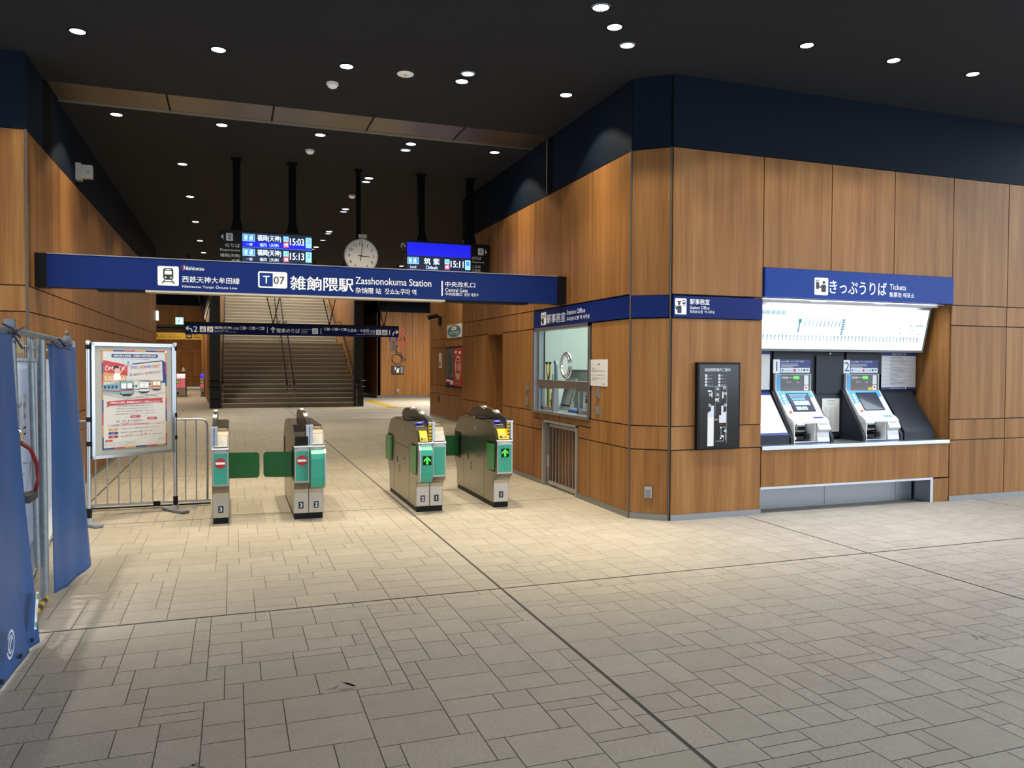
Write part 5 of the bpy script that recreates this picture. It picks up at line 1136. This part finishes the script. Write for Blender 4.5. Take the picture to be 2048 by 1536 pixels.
t=thing('paper_notice','weathered paper notice with red print behind plastic on the white fence panel','notice',(-1.24,5.75,.95))
b=MB('paper'); g=G(b,tuple(pa+pd*.28+pn*.012+V((0,0,1.05))),tuple(pd),(0,0,1),tuple(pn),.002); g.rect(0,0,.26,.34,'sign_plate',0); g.rect(.02,.02,.24,.32,'poster_paper',1); g.text('立入禁止',.13,.25,.035,'red',2,al='c',w=.18,bold=.02); g.text('注意',.13,.18,.035,'red',2,al='c',w=.12,bold=.02); g.line(.06,.12,.2,.12,.012,'ink',2); g.line(.06,.08,.2,.08,.012,'ink',2); g.rect(.03,.03,.07,.14,'gold',2); b.build('sheet',t)
b=MB('ground_out'); b.box(-30,-8.19,-30,40,-.3,-.004); b.box(-8.2,15,-30,-4.8,-.3,-.004); b.box(15,40,-30,40,-.3,-.004); b.box(-8.2,-6.3,8.9,40,-.2,.0); struct(b.build('ground_outside'))

# ------------------------------------------------------------ hanging direction sign
t=thing('direction_sign','long dark navy direction sign hanging in front of the stairs','sign',(1.7,23,2.38))
b=MB('band_blue'); b.box(-1.21,4.62,23.0,23.15,2.39,2.70); b.box(-1.22,4.63,22.995,23.155,2.665,2.72,'black'); b.box(-1.22,-1.21,22.995,23.155,2.385,2.72,'black'); b.box(4.62,4.63,22.995,23.155,2.385,2.72,'black'); b.build('sign_face',t)
b=MB('sign_white'); g=G(b,(-1.21,23.0,2.40),(1,0,0),(0,0,1),(0,-1,0),.003)
g.arc(.10,.07,.07,0,90,.03,'sign_white',0,10); g.line(.17,.04,.17,.08,.03,'sign_white',0); g.line(.03,.14,.11,.14,.03,'sign_white',0); g.line(.02,.14,.08,.20,.025,'sign_white',0); g.line(.02,.14,.08,.085,.025,'sign_white',0)
g.text('2',.21,.05,.15,'sign_white',0,bold=.02,w=.10); lift_icon(g,.37,.045,.155); stair_icon(g,.555,.045,.155)
g.text('福岡(天神)',.74,.125,.085,'sign_white',0,w=.46,bold=.02); g.text('方面',1.23,.125,.065,'sign_white',0,w=.14,bold=.01); g.text('For Fukuoka(Tenjin)',.74,.085,.028,'sign_white',0,w=.36); g.text('福冈(天神)方向　후쿠오카(텐진) 방면',.74,.045,.026,'sign_white',0,w=.56)
for a in (1.40,1.64,1.89): t07(g,a,.135,.16,.08,0,False)
g.text('→',1.575,.155,.04,'sign_white',0,w=.05,bold=.02); g.text('－',1.82,.165,.02,'sign_white',0,w=.05,bold=.02)
g.rect(2.12,.045,2.135,.215,'sign_white',0)
g.line(2.28,.05,2.28,.20,.03,'sign_white',0); g.line(2.28,.21,2.22,.145,.028,'sign_white',0); g.line(2.28,.21,2.34,.145,.028,'sign_white',0)
g.text('電車のりば',2.375,.06,.125,'sign_white',0,w=.635,bold=.02)
g.text('Train platforms',3.05,.155,.03,'sign_white',0,w=.28); g.text('乘车站台',3.05,.105,.03,'sign_white',0,w=.16); g.text('열차 타는 곳',3.05,.055,.03,'sign_white',0,w=.16); stair_icon(g,3.35,.045,.16)
g.rect(3.585,.045,3.60,.215,'sign_white',0)
for a in (3.68,3.91,4.16): t07(g,a,.15,.155,.075,0,False)
g.text('→',3.85,.17,.035,'sign_white',0,w=.045,bold=.02); g.text('－',4.085,.18,.02,'sign_white',0,w=.05,bold=.02)
g.text('久留米・大牟田',4.34,.12,.09,'sign_white',0,w=.62,bold=.02); g.text('方面',4.99,.12,.065,'sign_white',0,w=.15,bold=.01)
g.text('For Kurume, Omuta',5.14,.08,.028,'sign_white',0,w=.34,al='r'); g.text('往久留米, 大牟田方向　구루메, 오무타 방면',5.14,.04,.026,'sign_white',0,w=.55,al='r')
stair_icon(g,5.17,.045,.155); lift_icon(g,5.35,.045,.155); g.text('1',5.56,.05,.15,'sign_white',0,bold=.02)
g.arc(5.74,.07,.07,90,180,.03,'sign_white',0,10); g.line(5.67,.04,5.67,.08,.03,'sign_white',0); g.line(5.73,.14,5.81,.14,.03,'sign_white',0); g.line(5.82,.14,5.76,.20,.025,'sign_white',0); g.line(5.82,.14,5.76,.085,.025,'sign_white',0)
b.build('lettering',t)
for x in (-.71,1.08,2.63,4.20):
    b=MB('black'); b.tube([(x-.42,23.07,4.55),(x-.012,23.07,2.76),(x-.012,23.07,2.71)],.014,6); b.tube([(x+.42,23.07,4.55),(x+.012,23.07,2.76),(x+.012,23.07,2.71)],.014,6); b.build('hanger_rod',t)

# exit signs, yellow sign
t=thing('exit_sign','square green glowing exit sign above the dark lintel of the left passage','exit sign',(-1.8,30.9,3.0))
b=MB('plastic_white'); b.box(-1.955,-1.675,30.9,30.98,2.99,3.26); b.build('housing',t)
b=MB('exit_green'); g=G(b,(-1.955,30.9,2.99),(1,0,0),(0,0,1),(0,-1,0),.003); g.rect(.01,.01,.27,.26,'exit_green',0); g.rect(.07,.04,.2,.22,'exit_white',1); g.circ(.13,.19,.02,'teal',2,10); g.line(.13,.17,.12,.11,.03,'teal',2); g.line(.12,.11,.08,.06,.02,'teal',2); g.line(.12,.11,.17,.07,.02,'teal',2); b.build('lit_panel',t)
t=thing('exit_sign','glowing exit sign seen edge-on at the far end of the left wall','exit sign',(-1.78,22.15,2.7))
b=MB('plastic_white'); b.box(-1.845,-1.80,22.0,22.1,2.68,2.94); b.build('housing',t); b=MB('exit_white'); b.box(-1.80,-1.792,21.99,22.11,2.69,2.93,'exit_white'); b.box(-1.845,-1.80,21.99,22.0,2.69,2.93,'exit_white'); b.build('lit_panel',t)
t=thing('yellow_sign','yellow exit gate sign beyond the dark lintel of the left passage','sign',(-2.3,40,2.69))
b=MB('yellow_dim'); b.box(-4.0,-1.35,39.9,40.05,2.70,3.03); b.box(-4.0,-1.34,39.88,40.06,3.03,3.06,'black'); b.build('sign_face',t)
b=MB('ink'); g=G(b,(-3.62,39.9,2.70),(1,0,0),(0,0,1),(0,-1,0),.004); g.text('改札口',.0,.07,.18,'ink',0,w=.65,bold=.02); g.text('Reniere Gate' if False else 'Central Gate',.72,.19,.06,'ink',0,w=.4); g.text('中央检票口 중앙 개찰구',.72,.08,.06,'ink',0,w=.6); g.rr(1.55,.05,1.82,.28,.02,'ink',0); g.rect(1.6,.12,1.77,.2,'yellow_dim',1); g.text('駐輪場',1.86,.19,.07,'ink',0,w=.2); g.line(1.86,.12,2.2,.12,.03,'ink',0); b.build('lettering',t)
t=MB('yellow_dim'); t.box(-.87,-.84,30.5,30.9,2.6,3.0); tag(t.build('side_sign'),'small yellow sign plate on the passage wall beside the left pillar','sign')

# ------------------------------------------------------------ staircase
t=thing('staircase','wide stairs with metal nosings rising behind the direction sign','stairs',(2.0,29.9,0)); t['kind']='structure'
prof=[]; y,z=29.62,0.; prof.append((y,0)); noses=[]
for fl in range(3):
    for k in range(15):
        z+=.165; prof.append((y,z)); noses.append((y,z))
        if k<14: y+=.33; prof.append((y,z))
    y+=1.7; prof.append((y,z))
prof.append((52,z)); prof.append((52,-.0))
b=MB('step_face'); b.prism(prof,'x',-.41,4.44); b.build('steps',t)
b=MB('step_nose')
for (y,z) in noses: b.box(-.40,4.43,y-.016,y+.05,z-.022,z+.004)
b.build('nosings',t)
def rail(name,label,x,hs,m='rail_bronze',off=0):
    t=thing(name,label,'handrail',(x,29.6,0),'stair handrails')
    for h in hs:
        pts=[(x,29.35,h+.0),(x,29.62,h+.02)]; y,z=29.62,0
        for fl in range(3):
            y2=y+14*.33; z2=z+15*.165; n=16
            for k in range(n+1): pts.append((x+.006*(-1)**k,y+(y2-y)*k/n,h+z+.08+(z2-z)*k/n))
            y=y2+1.7; z=z2; pts.append((x,y,h+z+.08))
        b=MB(m); b.tube(pts,.018,8); b.build('rail',t)
    y,z=29.5,0
    for k in range(14):
        yy=29.5+k*1.25; zz=max(0,(yy-29.62)/ (14*.33+1.7) * 2.475)
        b=MB('alu_matte'); b.cyl((x,yy,max(0,zz-.3)),(x,yy,zz+max(hs)),.014,n=8); b.build('post',t)
rail('stair_handrail','left rail of the double bronze handrail up the middle of the stairs',1.86,(.82,.64))
rail('stair_handrail','right rail of the double bronze handrail up the middle of the stairs',2.12,(.82,.64))
rail('stair_handrail','bronze handrail climbing the right side wall of the stairs',4.36,(.86,.66))
rail('stair_handrail','bronze handrail climbing the left side wall of the stairs',-.33,(.86,.66))
for x,l in ((-.59,'left'),(4.44,'right')):
    t=thing('pillar_rail','short dark handrail hooks around the %s pillar at the foot of the stairs'%l,'handrail',(x,29.5,.7))
    for z in (.97,.75): b=MB('black'); b.tube([(x-.24,29.62,z),(x-.22,29.46,z),(x+.22,29.46,z),(x+.24,29.62,z)],.017); b.build('rail',t)

# tactile paving
def tact(label,rects):
    b=MB('yellow_dim')
    for (x0,x1,y0,y1) in rects:
        b.box(x0,x1,y0,y1,.0,.004)
        nx=max(1,int((x1-x0)/.3)); ny=max(1,int((y1-y0)/.3))
    tag(b.build('tactile_paving'),label,'tactile paving','yellow tactile paving strips')
tact('yellow tactile strip along the foot of the stairs',[(-.4,4.25,28.75,29.05)])
tact('thin yellow tactile strip running in front of the two dark pillars',[(-1.8,1.9,27.2,27.45),(2.4,6.1,27.5,27.75)])
tact('yellow tactile strip leading from the stairs towards the restroom',[(5.35,5.75,28.4,34.6),(5.35,6.4,28.2,28.6)])
tact('yellow tactile strip along the foot of the restroom wall',[(5.78,8.2,34.3,34.6)])
tact('thin yellow tactile strip across the far left passage by the pink gates',[(-3.6,-1.5,47.5,48.2)])

# ------------------------------------------------------------ ceiling fittings
def spot(name,x,y,z,W,size,blend,col,r=.04):
    l=bpy.data.lights.new(name,'SPOT'); l.energy=W; l.spot_size=R(size); l.spot_blend=blend; l.color=col; l.shadow_soft_size=r
    l.use_nodes=True; nt=l.node_tree; N=nt.nodes; L=nt.links; em=N['Emission']
    tc=N.new('ShaderNodeTexCoord'); sp=N.new('ShaderNodeSeparateXYZ'); L.new(tc.outputs['Normal'],sp.inputs[0])
    ab=N.new('ShaderNodeMath'); ab.operation='ABSOLUTE'; L.new(sp.outputs[2],ab.inputs[0])
    pw=N.new('ShaderNodeMath'); pw.operation='POWER'; L.new(ab.outputs[0],pw.inputs[0]); pw.inputs[1].default_value=16
    ma=N.new('ShaderNodeMath'); ma.operation='MULTIPLY_ADD'; L.new(pw.outputs[0],ma.inputs[0]); ma.inputs[1].default_value=2.1; ma.inputs[2].default_value=.26
    L.new(ma.outputs[0],em.inputs['Strength'])
    o=bpy.data.objects.new(name,l); C.objects.link(o); o.location=(x,y,z); return o
WORLD=1.12
WARM=(1,.86,.60); NEUT=(1,.92,.80); COOL=(.95,.97,1)
def downlight(x,y,label,kind='plain',W=300,col=WARM,size=114,r=.066):
    t=thing('downlight',label,'ceiling light',(x,y,4.52),'recessed downlights in the black ceiling')
    b=MB('black_matte'); b.lathe((x,y,4.55),[(r+.006,.0),(r+.012,-.006),(r,-.007),(r-.002,-.001)],28); b.build('rim',t)
    if kind=='plain':
        b=MB('lamp_white'); b.lathe((x,y,4.55),[(r-.003,-.004),(r*.6,-.010),(.0,-.012)],28); b.build('lens',t)
    else:
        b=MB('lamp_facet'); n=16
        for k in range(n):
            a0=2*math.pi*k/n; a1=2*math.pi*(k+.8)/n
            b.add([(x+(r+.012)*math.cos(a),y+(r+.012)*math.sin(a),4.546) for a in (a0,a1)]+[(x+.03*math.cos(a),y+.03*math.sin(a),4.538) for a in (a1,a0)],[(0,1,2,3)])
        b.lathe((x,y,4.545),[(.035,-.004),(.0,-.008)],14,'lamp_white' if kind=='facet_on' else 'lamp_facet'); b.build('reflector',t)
    if W:
        o=spot('downlight_lamp',x,y,4.52,W,size,.25,col); o.parent=t; o.location=(0,0,0)
    return t
cols=['first','second','third','fourth','fifth']
for i,x in enumerate((-1.29,-.115,1.075,2.262,3.444)):
    downlight(x,7.95,'plain downlight in the row above the front of the gates, %s from the left wall'%cols[i],W=260)
    downlight(x,10.43,'plain downlight in the row just past the bronze ceiling strip, %s from the left wall'%cols[i],W=245)
downlight(2.261,7.72,'faceted downlight close beside the fourth plain one above the gates','facet',W=0)
downlight(2.257,10.75,'faceted downlight beside the fourth plain one past the bronze strip','facet',W=0)
downlight(2.873,5.92,'faceted downlight at the top edge, nearest of three in a diagonal line','facet',W=0,r=.07)
downlight(3.152,6.22,'plain downlight, middle of the three set in a diagonal line before the office corner',W=420)
downlight(3.441,6.53,'faceted downlight, farthest of the three in a diagonal line before the office corner','facet',W=0)
for i,x in enumerate((4.99,6.016,7.04)):
    downlight(x,5.96,'plain downlight in front of the ticket machines, %s from the office corner'%cols[i],W=185,col=COOL,r=.06)
for i,(x,y,k) in enumerate(((-.69,12.67,0),(2.05,12.57,0),(2.045,12.83,1),(-.70,15.08,0),(2.04,15.23,0),(2.036,15.5,1),(-.72,17.7,0),(2.04,17.94,0),(2.05,18.23,1),(2.04,19.25,2),(-.73,20.4,0),(2.0,20.44,0),(1.94,20.84,1),(-.72,22.56,0),(-.70,24.28,0),(5.02,18.9,0),(4.8,23.45,0))):
    row={12:'first',15:'second',17:'third',18:'third',19:'third',20:'fourth',22:'fifth',24:'sixth'}[int(y)] if x<4 else ''
    lab=('plain downlight in the left line above the rear hall, %s one back'%row) if x<0 else (['plain downlight in the line right of the clock post, %s one back','faceted downlight paired with the plain one right of the clock post, %s pair back','dim round ceiling fitting between the %s and fourth pairs behind the clock'][k]%row if x<4 else ('plain downlight over the recess behind the office block, %s one'%('nearer' if y<20 else 'farther')))
    downlight(x,y,lab,'plain' if k==0 else 'facet',W=(170 if k==0 else 0))
downlight(-1.75,5.95,'plain downlight on the ceiling above the blue construction fence',W=260,col=NEUT)
t=thing('ceiling_speaker','round off-white ceiling speaker plate with a small dark centre among the front downlights','speaker',(1.668,7.954,4.53))
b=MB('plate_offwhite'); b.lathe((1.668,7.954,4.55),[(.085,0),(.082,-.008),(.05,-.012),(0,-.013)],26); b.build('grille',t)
b=MB('ink'); b.lathe((1.668,7.954,4.5375),[(.014,0),(0,-.002)],12); b.build('centre',t)
for (x,y,l) in ((1.0,8.474,'white smoke detector in front of the bronze ceiling strip'),(1.018,11.22,'white smoke detector just behind the bronze ceiling strip'),(1.98,13.95,'white smoke detector half hidden by the clock post')):
    t=thing('smoke_detector',l,'smoke detector',(x,y,4.48),'ceiling smoke detectors')
    b=MB('white'); b.lathe((x,y,4.55),[(.062,0),(.064,-.02),(.055,-.028)],24); b.build('base',t)
    b=MB('plate_offwhite'); b.lathe((x,y,4.55),[(.05,-.024),(.046,-.044),(.026,-.055),(0,-.056)],20); b.build('sensor_head',t)

# ------------------------------------------------------------ light of the place and added fill lamps
def area(name,loc,sx,sy,W,col,rot=(0,0,0)):
    l=bpy.data.lights.new(name,'AREA'); l.shape='RECTANGLE'; l.size=sx; l.size_y=sy; l.energy=W; l.color=col
    o=bpy.data.objects.new(name,l); C.objects.link(o); o.location=loc; o.rotation_euler=rot; return o
area('alcove_light',(6.6,7.12,2.31),2.2,.05,15,(1,.95,.88))
area('office_light',(5.4,9.5,2.88),1.8,2.2,62,(.90,.98,.95))
area('stair_fill',(2,34.5,7.3),3.5,3,380,(1,.93,.80)); area('stair_fill',(2,41,7.4),3.5,4,650,(1,.93,.80))  # added area lamps without fittings, brighten the stair flights
area('hall_fill',(8.5,31,4.5),3,3,900,(1,.93,.82)); area('passage_fill',(-2.6,26.5,4.5),1,2,120,(1,.84,.6)); area('passage_fill',(-2.4,38,4.2),1.2,6,220,(1,.80,.55)); area('passage_fill',(-3.2,47,4.2),1.5,5,260,(1,.82,.58))  # added lamps without fittings, brighten the restroom wall and left passage
area('hall_fill',(4.9,20,4.5),.8,.8,60,(1,.85,.62))  # one more added lamp, lifts the recess behind the office block
w=bpy.data.worlds.new('sky'); SC.world=w; w.use_nodes=True; nt=w.node_tree; bg=nt.nodes['Background']
bg.inputs[0].default_value=(.80,.90,1,1); 
tc=nt.nodes.new('ShaderNodeTexCoord'); sp=nt.nodes.new('ShaderNodeSeparateXYZ'); nt.links.new(tc.outputs['Generated'],sp.inputs[0])
mr=nt.nodes.new('ShaderNodeMapRange'); nt.links.new(sp.outputs[0],mr.inputs[0]); mr.inputs[1].default_value=-.1; mr.inputs[2].default_value=.9; mr.inputs[3].default_value=WORLD; mr.inputs[4].default_value=WORLD*5.2
m2=nt.nodes.new('ShaderNodeMapRange'); nt.links.new(sp.outputs[0],m2.inputs[0]); m2.inputs[1].default_value=-1; m2.inputs[2].default_value=-.1; m2.inputs[3].default_value=WORLD*1.3; m2.inputs[4].default_value=0
ad=nt.nodes.new('ShaderNodeMath'); nt.links.new(mr.outputs[0],ad.inputs[0]); nt.links.new(m2.outputs[0],ad.inputs[1]); nt.links.new(ad.outputs[0],bg.inputs[1])
# low afternoon sun entering through the gap of the fence

SC.cycles.caustics_reflective=False; SC.cycles.caustics_refractive=False
SC.view_settings.view_transform='Standard'; SC.view_settings.look='None'; SC.view_settings.gamma=1; SC.view_settings.use_curve_mapping=False; SC.view_settings.exposure=0.0

# ------------------------------------------------------------ camera
cam=bpy.data.cameras.new('camera'); co=bpy.data.objects.new('camera',cam); C.objects.link(co)
F=1567.44; cam.sensor_width=36; cam.lens=F/2048*36; cam.clip_start=.05; cam.clip_end=300
yaw,pit,rol=R(19.61375),R(1.43001),R(-.26521)
fw=V((math.sin(yaw)*math.cos(pit),math.cos(yaw)*math.cos(pit),-math.sin(pit))); r=V((math.cos(yaw),-math.sin(yaw),0)); dn=fw.cross(r)
r2=r*math.cos(rol)+dn*math.sin(rol); d2=-r*math.sin(rol)+dn*math.cos(rol)
m=Matrix((r2,-d2,-fw)).transposed().to_4x4(); m.translation=V((0,0,1.6)); co.matrix_world=m
SC.camera=co
